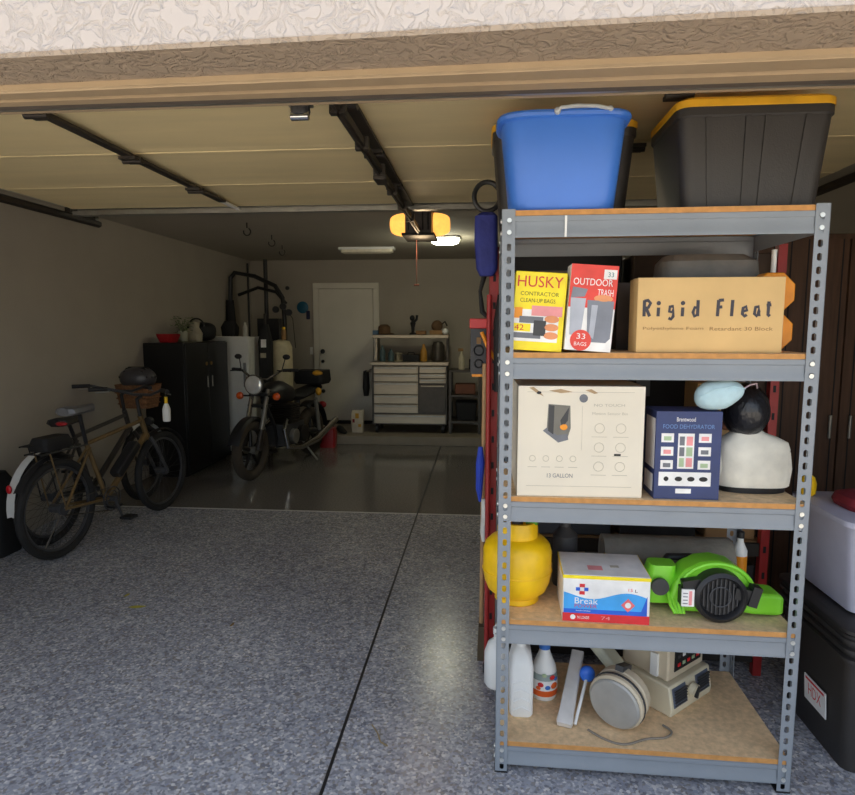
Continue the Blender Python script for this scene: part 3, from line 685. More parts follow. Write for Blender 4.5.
b = MB(); b.ell((.42, 2.312, Z1+.13), (.03, .022, .032), mat('cobalt plastic', (48, 112, 220), .4)); b.build('knob', t, world=True)
# round appliance
t = thing('round_appliance', 'round beige appliance with a brushed grey disc face on the bottom shelf', 'appliance', (.55, 2.25, Z1))
bg = mat('beige enamel', (204, 190, 164), .45, 0, .06); bg2 = mat('cream enamel', (214, 204, 176), .45, 0, .05); disc_m = mat('brushed disc', (168, 166, 160), .4, .3)
ax = V((.55, .80, .10)).normalized(); c0 = V((.495, 2.168, Z1+.104))
Mx = Matrix.Translation(c0) @ ax.to_track_quat('Z', 'Y').to_matrix().to_4x4()
b = MB(); b.lathe([(.096, .0), (.102, .008), (.102, .035), (.098, .04), (.098, .048), (.102, .053), (.10, .085), (.08, .10)], bg, 32, T=Mx); b.build('drum', t, world=True)
b = MB(); b.lathe([(.088, -.012), (.094, -.006), (.094, .001), (.085, .002)], disc_m, 32, T=Mx); b.build('disc_face', t, world=True)
b = MB(); b.lathe([(.1025, .02), (.1045, .022), (.1045, .03), (.1025, .032)], dkgrey, 32, T=Mx, cap=(False, False)); b.build('band', t, world=True)
b = MB(); b.cb((.535, 2.225, Z1+.212), (.07, .03, .02), dkgrey, (0, 15, 50)); b.build('clasp', t, world=True)
# kitchen machine
t = thing('beige_machine', 'beige boxy machine with a slotted grey panel and knob on the bottom shelf', 'appliance', (.722, 2.255, Z1), (0, 0, 42))
b = MB(); b.prism([(0, 0), (.25, 0), (.25, .125), (.012, .115), (-.004, .03)], 'x', 0, .285, bg2); b.build('base', t, bevel=.006)
b = MB(); b.box(.02, .27, .03, .235, .121, .30, bg); b.build('body', t, bevel=.008)
T3 = xf((0, -.0015, 0))
sl = mat('slate panel', (92, 100, 116), .5)
Tf = xf((0, -.003, 0), (-0, 0, 0))
for x0 in (.015, .175):
    b = MB(); b.prism([(-.006, .035), (.008, .105), (.010, .105), (-.003, .035)], 'x', x0, x0+.09, sl)
    for k in range(6): b.prism([(-.008, .04+.011*k), (-.006, .044+.011*k), (0, .044+.011*k), (0, .04+.011*k)], 'x', x0+.006, x0+.085, dkgrey)
    b.build('vent_panel', t)
b = MB(); b.cyl((.14, .002, .07), (.14, -.02, .066), .026, bg2, n=20); b.cb((.14, -.024, .066), (.01, .012, .045), black, (0, 20, 0)); b.build('knob', t)
b = MB(); b.box(.06, .245, .0275, .031, .15, .27, black2)
for i in range(5):
    for j in range(3): b.box(.08+.033*i, .098+.033*i, .0255, .028, .165+.033*j, .178+.033*j, (redp, white, leaf, dkgrey)[(i*2+j*3) % 4])
b.build('button_panel', t)
b = MB(); b.prism([(.10, .235), (.125, .21), (.15, .235), (.125, .26)], 'x', .016, .021, black); b.build('vent_hole', t)
b = MB(); b.box(.008, .02, .07, .10, .13, .22, white); b.build('switch', t)
A0, A1 = V((.575, 2.335, Z1+.105)), V((.415, 2.43, Z1+.275)); dA = A1-A0      # slab arm reaching up to the left of the machine
Wi = (Matrix.Translation(t.location) @ Matrix.Rotation(R(42), 4, 'Z')).inverted()
b = MB(); b.rrect([(0, 0, .038, .02, .012, 0), (0, 0, .042, .022, .014, .02), (0, 0, .042, .022, .014, dA.length)], mat('grey green enamel', (176, 176, 156), .5), T=Wi @ Matrix.Translation(A0) @ dA.to_track_quat('Z', 'Y').to_matrix().to_4x4()); b.build('arm', t)
b = MB(); K_ = [V(q) for q in ((.37, 2.20, Z1+.005), (.40, 2.155, Z1+.005), (.46, 2.10, Z1+.005), (.52, 2.085, Z1+.005), (.60, 2.12, Z1+.005), (.67, 2.135, Z1+.005), (.70, 2.17, Z1+.005), (.67, 2.205, Z1+.008), (.62, 2.20, Z1+.012))]
P = []
for i in range(1, len(K_)-2):      # smooth curve through the cord's bends
    for s_ in range(6):
        u = s_/6; a_, b_, c_, d_ = K_[i-1:i+3]
        P.append(.5*((2*b_)+(c_-a_)*u+(2*a_-5*b_+4*c_-d_)*u*u+(3*b_-a_-3*c_+d_)*u**3))
b.tube(P, .004, mat('grey cord', (128, 120, 108), .6), 8); solo(b, 'power_cord', 'thin grey power cord curling on the bottom shelf in front of the appliances', 'cord')
# ============================================================ RIGHT EDGE BINS
t = tote('ribbed_tote', 'big black ribbed tote on the floor at the right edge, under the lavender bin', 1.53, 2.40, .262, .262, .55, 0, lid=False)
b = MB(); bt = MATS['charcoal tote plastic']
for z, k in ((.535, 1.0), (.50, .99), (.465, .985), (.43, .98)):
    b.rrect([(0, 0, .262*k-.006, .262*k-.006, .04, z-.012), (0, 0, .262*k+.008, .262*k+.008, .045, z-.006), (0, 0, .262*k+.008, .262*k+.008, .045, z+.006), (0, 0, .262*k-.006, .262*k-.006, .04, z+.012)], bt)
b.build('rim', t)
b = MB(); T = xf((-.2415, -.06, .16), (0, 5, -90))
T = Matrix.Translation((-.239, .02, .13)) @ Euler((0, R(-4), 0)).to_matrix().to_4x4() @ Euler((0, 0, R(-90))).to_matrix().to_4x4()
b.box(-.01, .14, -.004, .0, 0, .10, wh, T); b.text('HDX', .02, .03, .09, .045, -.0045, rd2, T); b.box(.0, .13, -.0045, -.004, .085, .094, rd2, T); b.build('sticker', t)
lav = mat('lavender translucent plastic', (200, 200, 220), .45, trans=.15, var=.04)
t = thing('lavender_bin', 'pale lavender translucent bin standing on the black ribbed tote', 'bin', (1.525, 2.43, .5565))
b = MB(); b.rrect([(0, 0, .19, .18, .04, 0), (0, 0, .225, .205, .05, .33)], lav); b.build('body', t)
b = MB(); b.rrect([(0, 0, .225, .205, .05, .32), (0, 0, .245, .222, .05, .325), (0, 0, .245, .222, .05, .345), (0, 0, .22, .2, .05, .352)], lav); b.build('lid', t)
mar = mat('maroon cloth', (120, 28, 38), .85, bump=.5, bscale=18)
b = MB(); b.rrect([(0, 0, .075, .09, .05, 0), (0, 0, .085, .10, .06, .02), (0, 0, .075, .09, .05, .045), (.02, 0, .07, .05, .04, .06)], mar)
solo(b, 'folded_cloth', 'crumpled maroon cloth on the lid of the lavender bin', 'cloth', (1.43, 2.40, .909))
b = MB(); b.lathe([(.02, 0), (.028, .01), (.030, .05), (.022, .075), (.01, .085)], yellow, 20)
solo(b, 'yellow_bottle', 'small round yellow container on the lavender bin lid beside the maroon cloth', 'container', (1.312, 2.56, .909))
# wardrobe
brown = mat('dark brown wood', (84, 58, 40), .6, 0, .22, 9, .1, 30, stretch=(6, 6, .6))
t = thing('wooden_wardrobe', 'tall dark brown wooden wardrobe with grooved doors against the right side', 'wardrobe', (1.87, 3.75, 0))
b = MB(); b.box(1.36, 2.40, 3.44, 4.05, 0, 2.06, brown); b.build('body', t, world=True, bevel=.004)
for x0, x1 in ((1.37, 1.875), (1.885, 2.39)):
    b = MB(); b.box(x0, x1, 3.42, 3.439, .08, 2.03, brown)
    k = x0+.05
    while k < x1: b.box(k-.003, k+.003, 3.417, 3.421, .08, 2.03, black2); k += .085
    d = b.build('door', t, world=True)
    h = MB(); hx_ = 1.83 if x0 < 1.5 else 1.93; h.cyl((hx_, 3.40, 1.0), (hx_, 3.40, 1.12), .008, galv); h.build('handle', d, world=True)

# ============================================================ RED RACK BEHIND THE GREY UNIT
t = thing('red_rack', 'red steel rack loaded with dark boxes right behind the grey shelving unit', 'shelf', (.66, 3.05, 0))
for X in (.055, 1.265):
    for Y in (2.81, 3.29):
        b = MB(); b.box(X-.018, X+.018, Y-.018, Y+.018, 0, 1.93, red)
        for k in range(15): b.box(X-.006, X+.006, Y-.0185, Y+.0185, .1+.12*k, .13+.12*k, black2)
        b.build('post', t, world=True)
RL = (.12, .62, 1.12, 1.62)
for z in RL:
    b = MB(); b.box(.05, 1.27, 2.83, 3.27, z-.015, z, tan2); b.box(.075, 1.245, 2.80, 2.815, z-.06, z-.001, dk); b.box(.075, 1.245, 3.285, 3.30, z-.06, z-.001, dk)
    b.build('shelf_board', t, world=True)
dcs = [mat('black carton', (38, 36, 36), .7), mat('umber carton', (70, 54, 42), .8), mat('slate carton', (60, 62, 66), .7), tan2]
spec = [(.12, .02, .42, .34, 0, 'in the lower left of the red rack'), (.12, .45, .35, .30, 2, 'in the lower middle of the red rack'), (.12, .84, .33, .38, 0, 'in the lower right of the red rack'),
        (.62, .02, .5, .36, 2, 'on the second shelf of the red rack, left'), (.62, .56, .34, .42, 0, 'on the second shelf of the red rack, middle'), (.62, .94, .22, .28, 3, 'on the second shelf of the red rack, by the right post'),
        (1.12, .02, .36, .40, 1, 'on the third shelf of the red rack, left'), (1.12, .42, .44, .38, 0, 'on the third shelf of the red rack, middle'), (1.12, .90, .27, .30, 1, 'on the third shelf of the red rack, right'),
        (1.62, .03, .5, .30, 0, 'on the top shelf of the red rack, left'), (1.62, .58, .58, .28, 1, 'on the top shelf of the red rack, right')]
nm = ['black', 'dark umber', 'slate grey', 'brown']
for z, x, w, h, c, where in spec:
    t2 = thing('storage_carton', nm[c]+' carton '+where, 'box', (.085+x+w/2, 3.05, z+.0005), group='cartons in the red rack')
    b = MB(); b.box(-w/2, w/2, -.2, .19, 0, h, dcs[c]); b.build('carton', t2, bevel=.006)
    b = MB(); b.box(-w/2-.001, w/2+.001, -.03, .03, h-.001, h+.001, tape); b.box(-.03, .03, -.2015, -.2, h*.4, h*.7, grey); b.build('carton_label', t2)
# things hanging at the left end of the red rack
t = thing('blue_bag', 'dark blue bag hanging high at the left end behind the grey shelving unit', 'bag', (.020, 2.735, 1.80))
nb = mat('royal blue nylon', (44, 52, 130), .7, bump=.6, bscale=24)
b = MB(); b.rrect([(0, 0, .03, .025, .02, 0), (0, 0, .045, .035, .025, .03), (-.005, 0, .05, .038, .025, .15), (-.005, 0, .048, .035, .025, .25), (0, 0, .03, .02, .015, .265)], nb); b.build('body', t)
b = MB(); b.tube([(-.02, 0, .255), (-.01, .03, .262), (.01, .05, .22), (.02, .055, .10)], .004, black2, 6); b.build('strap', t)
b = MB()
for k, (r_, q) in enumerate(((.055, 0),)): b.ring((0, q, 0), r_, .0105, black, 'y', 28, 8, squash=1.1)
solo(b, 'black_hose', 'coil of black hose on top of the hanging blue bag, beside the black tote', 'hose', (.018, 2.735, 2.133))
t = thing('tool_case', 'black tool case with a red top hanging at the left end of the red rack', 'case', (-.012, 2.90, 1.355))
b = MB(); b.box(-.038, .034, -.05, .05, .01, .22, dkgrey); b.ring((0, -.052, .12), .022, .004, black2, 'y', 16, 6); b.ring((0, -.052, .06), .018, .004, black2, 'y', 16, 6); b.box(-.01, .01, -.053, -.05, .15, .18, tan2); b.build('body', t, bevel=.004)
b = MB(); b.box(-.043, .039, -.055, .055, .22, .265, mat('coral red plastic', (206, 62, 62), .45)); b.build('lid', t, bevel=.004)
b = MB(); b.box(-.03, .036, -.052, .052, 0, .012, orange); b.build('trim_strip', t)
b = MB(); b.box(.03, .045, -.01, .01, .12, .2, galv); b.build('hook', t)
b = MB(); b.tube([(.0, 0, .2), (-.02, 0, .12), (-.01, 0, .03), (.02, 0, 0)], [.012, .008, .012, .008], black2, 8)
solo(b, 'black_sling', 'black strap dangling above the tool case with the red top', 'strap', (.012, 2.84, 1.62))
b = MB(); b.tube([(-.03, 0, .12), (.0, 0, .05), (.03, 0, .0), (.04, 0, .0)], .009, orange, 8)
solo(b, 'orange_strap', 'orange strap hooked beside the tool case at the left end of the red rack', 'strap', (.03, 2.76, 1.44))
t = thing('broom', 'broom with a pale wooden handle leaning at the left end of the red rack', 'broom', (-.005, 2.80, 0))
b = MB(); b.cyl((.012, 2.86, .14), (.016, 2.77, 1.42), .011, mat('pale wood', (176, 138, 96), .6)); b.build('handle', t, world=True)
b = MB(); b.prism([(-.018, 0), (.018, 0), (.012, .17), (-.012, .17)], 'y', 2.81, 2.91, mat('straw', (90, 76, 56), .9), xf((.012, 0, 0))); b.build('bristles', t, world=True)
t = thing('red_pole', 'slim red pole standing behind the left post of the grey shelving unit', 'pole', (.036, 2.74, 0))
b = MB(); b.cyl((.036, 2.72, .03), (.032, 2.74, 1.72), .011, red); b.build('shaft', t, world=True)
b = MB(); b.cyl((.036, 2.72, 0), (.036, 2.72, .04), .016, black2); b.build('rubber_foot', t, world=True)
b = MB(); b.tube([(0, 0, .25), (.0, 0, .18), (-.004, 0, .06), (0, 0, 0)], [.010, .020, .016, .006], mat('bright blue cloth', (36, 66, 180), .7), 10)
solo(b, 'blue_umbrella', 'small furled blue umbrella hanging above the yellow tank', 'umbrella', (.0, 2.74, .80))
b = MB(); b.tube([(0, 0, .20), (.006, 0, .12), (0, 0, .04), (.004, 0, 0)], [.012, .018, .016, .012], mat('white rag', (216, 214, 206), .9), 8)
solo(b, 'white_rag', 'white rag hanging between the red pole and the yellow tank', 'cloth', (.018, 2.785, .60))
b = MB(); b.rrect([(0, 0, .032, .04, .02, 0), (0, 0, .036, .045, .02, .3), (0, 0, .02, .03, .02, .42)], black2)
solo(b, 'dark_garment', 'dark garment hanging between the blue bag and the grey post', 'garment', (.088, 2.749, 1.30))

# ============================================================ LEFT WALL: CABINET, FREEZER, GYM
cabm = mat('black enamel', (17, 17, 18), .35, 0, .05)
t = thing('black_cabinet', 'tall black metal two door cabinet against the left wall', 'cabinet', (-3.27, 6.71, 0))
b = MB(); b.box(-3.495, -3.06, 6.17, 7.25, .03, 1.42, cabm); b.box(-3.48, -3.09, 6.2, 7.22, 0, .03, black2); b.build('body', t, world=True, bevel=.006)
for y0, y1, hy_ in ((6.18, 6.705, 6.66), (6.715, 7.24, 6.78)):
    b = MB(); b.box(-3.059, -3.042, y0, y1, .05, 1.405, cabm); d = b.build('door', t, world=True, bevel=.003)
    b = MB(); b.cyl((-3.03, hy_, .92), (-3.03, hy_, 1.04), .007, galv); b.cyl((-3.042, hy_, 1.18), (-3.034, hy_, 1.18), .02, mat('brass', (190, 150, 90), .3, .8)); b.build('handle', d, world=True)
# things on the cabinet
b = MB(); b.rrect([(0, 0, .06, .09, .03, 0), (0, 0, .085, .12, .04, .07), (0, 0, .088, .124, .04, .09), (0, 0, .07, .1, .04, .09)], mat('dark red plastic', (150, 24, 30), .4))
solo(b, 'red_bowl', 'dark red bowl on the near end of the black cabinet', 'bowl', (-3.30, 6.34, 1.421))
t = thing('potted_plant', 'bushy pale green plant in a jar on the black cabinet', 'plant', (-3.27, 6.60, 1.421))
b = MB(); b.lathe([(.04, 0), (.05, .01), (.055, .09), (.045, .12)], mat('cloudy jar', (150, 150, 130), .4), 20); b.build('pot', t)
b = MB(); lf = mat('grey green leaves', (110, 120, 84), .7, var=.3)
for i in range(70):
    a = random.uniform(0, 2*pi); r_ = random.uniform(.02, .13); z = random.uniform(.10, .27)
    c = V((r_*cos(a)*.8, r_*sin(a), z)); u = V((cos(a), sin(a), random.uniform(-.4, .6))).normalized(); w_ = u.cross(V((0, 0, 1))).normalized(); n_ = u.cross(w_)*.006
    l = random.uniform(.03, .05)
    b.add([c, c+u*l*.5+w_*l*.3+n_, c+u*l, c+u*l*.5-w_*l*.3+n_, c-n_*.5], [(0, 1, 2, 3), (0, 1, 4), (1, 2, 4), (2, 3, 4), (3, 0, 4)], lf)
b.build('leaves', t)
b = MB()
for i in range(9): a = i*.7; b.tube([(0, 0, .08), (.04*cos(a), .05*sin(a), .17), (.07*cos(a), .09*sin(a), .23)], .003, lf, 5)
b.build('stems', t)
t = thing('white_bag', 'crumpled off white bag between the plant and the black duffel on the cabinet', 'bag', (-3.25, 6.82, 1.421))
b = MB(); b.rrect([(0, 0, .08, .06, .03, 0), (0, 0, .09, .07, .04, .09), (.01, 0, .05, .04, .03, .16), (0, .01, .06, .05, .03, .22)], mat('off white sack', (168, 160, 138), .8, bump=.6, bscale=20)); b.build('body', t)
t = thing('duffel_bag', 'black duffel bag on the far end of the cabinet', 'bag', (-3.27, 7.06, 1.421))
b = MB(); b.ell((0, 0, .11), (.17, .15, .11), black2, p=.7); b.build('body', t)
b = MB(); b.ring((.0, -.12, .17), .09, .01, black, 'y', 16, 6, 0, 180); b.build('handle', t)
# freezer
t = thing('upright_freezer', 'white upright freezer past the black cabinet, behind the motorcycle', 'freezer', (-3.1, 7.75, 0))
fz = mat('freezer white', (222, 222, 216), .35, var=.02)
b = MB(); b.box(-3.44, -2.84, 7.46, 8.1, .03, 1.46, fz); b.box(-3.42, -2.86, 7.5, 8.08, 0, .03, black2); b.build('body', t, world=True, bevel=.012)
b = MB(); b.box(-3.44, -2.84, 7.40, 7.455, .06, 1.47, fz); d = b.build('door', t, world=True, bevel=.012)
b = MB(); b.box(-2.90, -2.875, 7.365, 7.40, .85, 1.15, grey); b.build('handle', d, world=True)
b = MB(); b.lathe([(.14, 0), (.145, .02), (.145, 1.32), (.11, 1.40), (.03, 1.42)], mat('cream tank', (196, 184, 150), .5), 28)
solo(b, 'cream_cylinder', 'tall cream cylinder tank standing behind the motorcycle headlight', 'tank', (-2.62, 7.98, 0))
t = thing('black_coat', 'black coat over a stand between the freezer and the cream cylinder', 'coat stand', (-2.715, 7.66, 0))
b = MB(); b.cyl((0, 0, 0), (0, 0, 1.75), .015, dk); b.lathe([(.11, 0), (.11, .02), (.02, .03)], dk, 20); b.build('stand', t)
b = MB(); b.rrect([(0, 0, .07, .07, .03, .55), (0, 0, .075, .08, .04, .9), (0, 0, .08, .08, .04, 1.4), (0, 0, .04, .04, .03, 1.62)], black2); b.build('coat', t)
b = MB(); b.box(-.03, .035, -.085, -.075, 1.33, 1.43, wh); b.build('white_patch', t); b = MB(); b.box(-.04, .03, -.087, -.075, 1.20, 1.26, MATS['off white sack']); b.build('white_patch', t)
b = MB(); b.rrect([(0, 0, .09, .07, .03, 0), (0, 0, .1, .08, .03, .12), (0, 0, .06, .05, .03, .2)], black2)
solo(b, 'black_helmet_bag', 'black bag on top of the white freezer', 'bag', (-3.22, 7.78, 1.462))
b = MB(); b.lathe([(.03, 0), (.03, .12), (.015, .15), (.015, .18)], mat('white bottle', (190, 186, 176), .5), 14)
solo(b, 'white_bottle', 'small pale bottle standing on the freezer under the black gym frame', 'bottle', (-2.95, 7.6, 1.462))
# gym frame
t = thing('gym_frame', 'black tubular home gym with arched top bars behind the white freezer', 'gym machine', (-3.05, 8.34, .12))
gmm = mat('black powder coat', (16, 15, 15), .5)
G = 8.34
b = MB(); b.tube([(-3.44, G, .12), (-3.44, G, 1.75), (-3.42, G, 2.25), (-3.36, G, 2.32), (-3.08, G, 2.27), (-2.80, G, 2.14), (-2.70, G, 1.98), (-2.68, G, 1.7), (-2.68, G, .12)], .03, gmm, 10); b.build('arch', t, world=True)
b = MB(); b.tube([(-3.33, G+.03, 2.02), (-3.05, G+.03, 2.12), (-2.8, G+.03, 2.06), (-2.66, G+.03, 1.9)], .022, gmm, 8); b.build('arch', t, world=True)
for X, z in ((-2.95, 2.5), (-3.2, 2.45)):
    b = MB(); b.cyl((X, G+.06, .12), (X, G+.06, z), .028 if X > -3 else .014, gmm); b.build('upright', t, world=True)
b = MB(); b.rrect([(-3.43, G, .05, .05, .03, 1.2), (-3.43, G, .055, .06, .03, 1.6), (-3.44, G, .05, .04, .03, 1.95)], black2); b.build('padded_arm', t, world=True)
b = MB(); b.box(-3.05, -2.75, G-.04, G+.1, .14, 1.7, gmm)
for k in range(10): b.box(-3.04, -2.76, G-.05, G-.04, .2+.12*k, .29+.12*k, dkgrey)
b.build('weight_stack', t, world=True)
for x, z in ((-2.68, 1.86), (-2.60, 1.78), (-2.78, 1.82)):
    b = MB(); b.cyl((x, G-.07, z), (x, G-.04, z), .045, black, n=20); b.build('pulley', t, world=True)
b = MB(); b.tube([(-2.68, G-.055, 1.86), (-2.55, G-.05, 1.7), (-2.52, G-.05, 1.3)], .005, gmm, 6); b.build('cable', t, world=True)
t = thing('yellow_spray_can', 'yellow topped can on the cream cylinder behind the motorcycle', 'can', (-2.58, 7.98, 1.42))
b = MB(); b.lathe([(.03, 0), (.03, .12), (.02, .135)], tan2, 14); b.build('body', t)
b = MB(); b.lathe([(.022, .134), (.022, .16), (.016, .165)], yellow, 14); b.build('cap', t)

# ============================================================ BICYCLES
def wheel(parent, cx, r, tyre, fork):
    b = MB(); b.ring((cx, 0, r), r-.028, .027, rubber, 'y', 44, 10); w_ = b.build('tyre', parent)
    b = MB(); b.ring((cx, 0, r), r-.062, .011, dkgrey, 'y', 40, 6); b.build('rim', w_)
    b = MB()
    for k in range(28):
        a = 2*pi*k/28; s = (-1)**k
        b.tube([(cx+.03*cos(a+.5*s), s*.022, r+.03*sin(a+.5*s)), (cx+(r-.07)*cos(a), 0, r+(r-.07)*sin(a))], .0012, dkgrey, 4)
    b.build('spokes', w_)
    b = MB(); b.cyl((cx, -.05, r), (cx, .05, r), .03, dkgrey, n=16); b.cyl((cx, -.065, r), (cx, .065, r), .008, chrome); b.build('hub', w_)
def bike(lab, loc, rz, fm, basket, lean=0, fender=False, hb=0.0, wb=1.16, battery=False):
    t = thing('bicycle', lab, 'bicycle', loc, (lean, 0, rz))
    r = .345
    wheel(t, 0, r, rubber, None); wheel(t, wb, r, rubber, None)
    BB = (.47, 0, .29); ST = (.30, 0, .74); HT = (wb-.25, 0, .86); HB = (wb-.19, 0, .70)
    b = MB()
    b.tube([BB, ST], .017, fm, 10); b.tube([(BB[0], 0, BB[2]), HB], .024, fm, 10); b.tube([ST, (HT[0]+.01, 0, HT[2]-.04)], .016, fm, 10); b.tube([HB, HT], .021, fm, 10)
    for s in (-1, 1):
        b.tube([(BB[0], s*.03, BB[2]), (0, s*.062, r)], .011, fm, 8); b.tube([(ST[0]+.02, s*.012, ST[2]-.03), (.0, s*.062, r)], .010, fm, 8)
    b.build('frame', t)
    b = MB(); b.tube([HB, (HB[0]+.02, 0, HB[2]-.04)], .024, fm, 10)
    for s in (-1, 1): b.tube([(HB[0]+.015, s*.03, HB[2]-.03), (HB[0]+.03, s*.055, HB[2]-.08), (wb, s*.06, r)], [.016, .016, .011], dkgrey if battery else fm, 8)
    b.build('fork', t)
    if battery:
        b = MB(); u = V(HB)-V(BB); Mb = Matrix.Translation(V(BB)+u*.28+V((-.028, 0, .038))) @ u.to_track_quat('Z', 'Y').to_matrix().to_4x4()
        b.rrect([(0, 0, .04, .03, .015, 0), (0, 0, .045, .036, .015, .02), (0, 0, .045, .036, .015, .30), (0, 0, .04, .03, .015, .32)], black, T=Mb); b.build('battery', t)
    sz_ = ST[2]+(.24 if battery else .12)
    b = MB(); b.tube([ST, (ST[0]-.055, 0, sz_)], .014, black, 8); b.build('seat_post', t)
    sz = ST[2]+(.25 if battery else .13); sxx = ST[0]-.06
    b = MB(); b.loft([[(x, w_*s1, sz+dz) for s1, dz in ((-1, 0), (-.8, .028), (0, .038+h_), (.8, .028), (1, 0), (.6, -.02), (-.6, -.02))] for x, w_, h_ in ((sxx-.14, .05, .0), (sxx-.12, .085, .008), (sxx-.03, .08, .0), (sxx+.06, .035, 0), (sxx+.14, .018, 0), (sxx+.155, .01, -.01))], mat('highlight lightened vinyl', (112, 112, 114), .35) if battery else black); b.build('saddle', t)  # electric bicycle saddle lightened, its top highlight put into the colour
    gz = 1.06; gx = wb-.30+hb
    b = MB(); b.tube([HT, (HT[0]-.03, 0, gz-.06), (HT[0]+.02, 0, gz-.04)], .015, black, 8); b.build('stem', t)
    b = MB(); b.tube([(gx-.10, -.33, gz+.02), (gx-.03, -.24, gz+.02), (gx+.06, -.08, gz-.03), (gx+.06, .08, gz-.03), (gx-.03, .24, gz+.02), (gx-.10, .33, gz+.02)], .0115, dkgrey, 8); b.build('handlebar', t)
    for s in (-1, 1):
        b = MB(); b.cyl((gx-.035, s*.245, gz+.02), (gx-.12, s*.355, gz+.02), .017, black, n=10); b.build('grip', t)
        b = MB(); b.tube([(gx-.02, s*.23, gz+.015), (gx+.0, s*.26, gz-.005), (gx-.06, s*.34, gz-.01)], .006, galv, 6); b.build('brake_lever', t)
    b = MB(); b.ring((BB[0], -.05, BB[2]), .09, .005, dkgrey, 'y', 24, 6); b.ring((BB[0], -.05, BB[2]), .06, .004, dkgrey, 'y', 20, 6); b.cyl((BB[0], -.08, BB[2]), (BB[0], .08, BB[2]), .02, dkgrey)
    b.build('chainring', t)
    b = MB(); b.tube([(0, -.05, r+.045), (BB[0], -.05, BB[2]+.09)], .004, dk, 5); b.tube([(0, -.05, r-.045), (BB[0], -.05, BB[2]-.09)], .004, dk, 5); b.cyl((0, -.055, r), (0, -.04, r), .045, dkgrey, n=16); b.build('chain', t)
    for s, a in ((-1, -70), (1, 110)):
        e = (BB[0]+.165*cos(R(a)), s*.085, BB[2]+.165*sin(R(a)))
        b = MB(); b.tube([(BB[0], s*.075, BB[2]), e], [.012, .009], dkgrey, 8); c_ = b.build('crank', t)
        b = MB(); b.box(e[0]-.045, e[0]+.045, e[1]+(s*.01 if s > 0 else -.10), e[1]+(.10 if s > 0 else -.01), e[2]-.01, e[2]+.01, black); b.build('pedal', c_)
    b = MB(); b.tube([(-.06, 0, 2*r+.06), (.24, 0, 2*r+.06)], .006, black, 6)
    for s in (-1, 1): b.tube([(.24, s*.06, 2*r+.06), (-.18, s*.06, 2*r+.06)], .006, black, 6); b.tube([(-.10, s*.06, 2*r+.06), (0, s*.07, r)], .005, black if not battery else fm, 6)
    for k in range(5): b.tube([(-.16+.09*k, -.06, 2*r+.06), (-.16+.09*k, .06, 2*r+.06)], .005, black, 6)
    b.build('rear_rack', t)
    fmx = white if fender else black
    for ccx, a0, a1 in ((0, 60 if not fender else 70, 195 if fender else 150), (wb, 30, 120)):
        pts = [(ccx+(r+.022)*cos(R(a)), r+(r+.022)*sin(R(a))) for a in range(a0, a1+1, 9)]
        b = MB(); b.loft([[(x, -.03, z), (x, 0, z+.012), (x, .03, z), (x, 0, z+.008)] for x, z in pts], fmx); b.build('fender', t)
    return t
gold = mat('olive gold frame paint', (122, 100, 66), .35, .4)
ta = bike('olive gold framed electric bicycle with a black battery, nearest the camera by the left wall', (-2.885, 3.915, 0), 83.5, gold, False, hb=.03, battery=True)
b = MB(); b.rrect([(-.02, 0, .12, .07, .03, .765), (-.02, 0, .13, .075, .03, .80), (-.02, 0, .11, .06, .03, .85)], black2); b.build('rack_bag', ta)
b = MB(); b.ell((.08, 0, .92), (.022, .045, .016), MATS['dark red plastic']); b.build('tail_light', ta)
b = MB(); b.cyl((1.0, 0, .80), (1.04, 0, .80), .035, black, n=16); b.cyl((1.04, 0, .80), (1.046, 0, .80), .03, white, n=16); b.build('headlight', ta)
# kickstand / disc rotor
b = MB(); b.tube([(.12, .06, .30), (.02, .16, .01)], .009, chrome, 6); b.build('kickstand', ta)
tb = bike('dark bicycle with white rear fender and wicker basket, between the gold bicycle and the wall', (-3.13, 4.17, 0), 88, mat('charcoal frame paint', (60, 56, 52), .4), True, fender=True, wb=1.20)
b = MB(); b.ell((-.365, 0, .50), (.012, .02, .03), mat('red reflector', (210, 20, 35), .3)); b.build('tail_light', tb)
wick = mat('wicker', (128, 88, 56), .8, 0, .3, 60, .8, 90)
b = MB(); b.rrect([(1.18, 0, .10, .14, .04, .86), (1.18, 0, .125, .17, .05, 1.06), (1.18, 0, .13, .175, .05, 1.07), (1.18, 0, .115, .16, .05, 1.06), (1.18, 0, .09, .13, .04, .88)], wick)
b.ring((1.18, 0, 1.065), .0, .001, wick, 'z', 6, 4)
for z in (.90, .95, 1.0): b.rrect([(1.18, 0, .105+(z-.86)*.12, .145+(z-.86)*.15, .045, z-.006), (1.18, 0, .112+(z-.86)*.12, .152+(z-.86)*.15, .045, z), (1.18, 0, .105+(z-.86)*.12, .145+(z-.86)*.15, .045, z+.006)], wick)
b.build('basket', tb)
t = thing('bicycle_helmet', 'dark vented helmet lying in the wicker bicycle basket', 'helmet', (-3.09, 5.35, 1.03))
b = MB(); hm = mat('grey black shell', (62, 60, 62), .4)
b.ell((0, 0, .095), (.165, .12, .10), hm, p=.9); b.build('shell', t)
b = MB()
for k in range(-2, 3): b.tube([(-.165*cos(k*.35), .035*k, .10), (-.08, .035*k, .19-.008*k*k), (.08, .035*k, .19-.008*k*k), (.165*cos(k*.35), .035*k, .10)], .010, black2, 6)
b.build('vents', t)
t = thing('spray_bottle', 'white bottle with a yellow cap hanging from the bicycle handlebar', 'bottle', (-2.545, 4.80, .82))
b = MB(); b.lathe([(.026, 0), (.03, .008), (.032, .10), (.02, .135), (.012, .15)], white, 18); b.build('body', t)
b = MB(); b.cyl((0, 0, .148), (0, 0, .20), .013, yellow, n=12); b.build('cap', t)
b = MB(); b.tube([(0, 0, .2), (-.006, 0, .24)], .004, black, 6); b.build('loop', t)
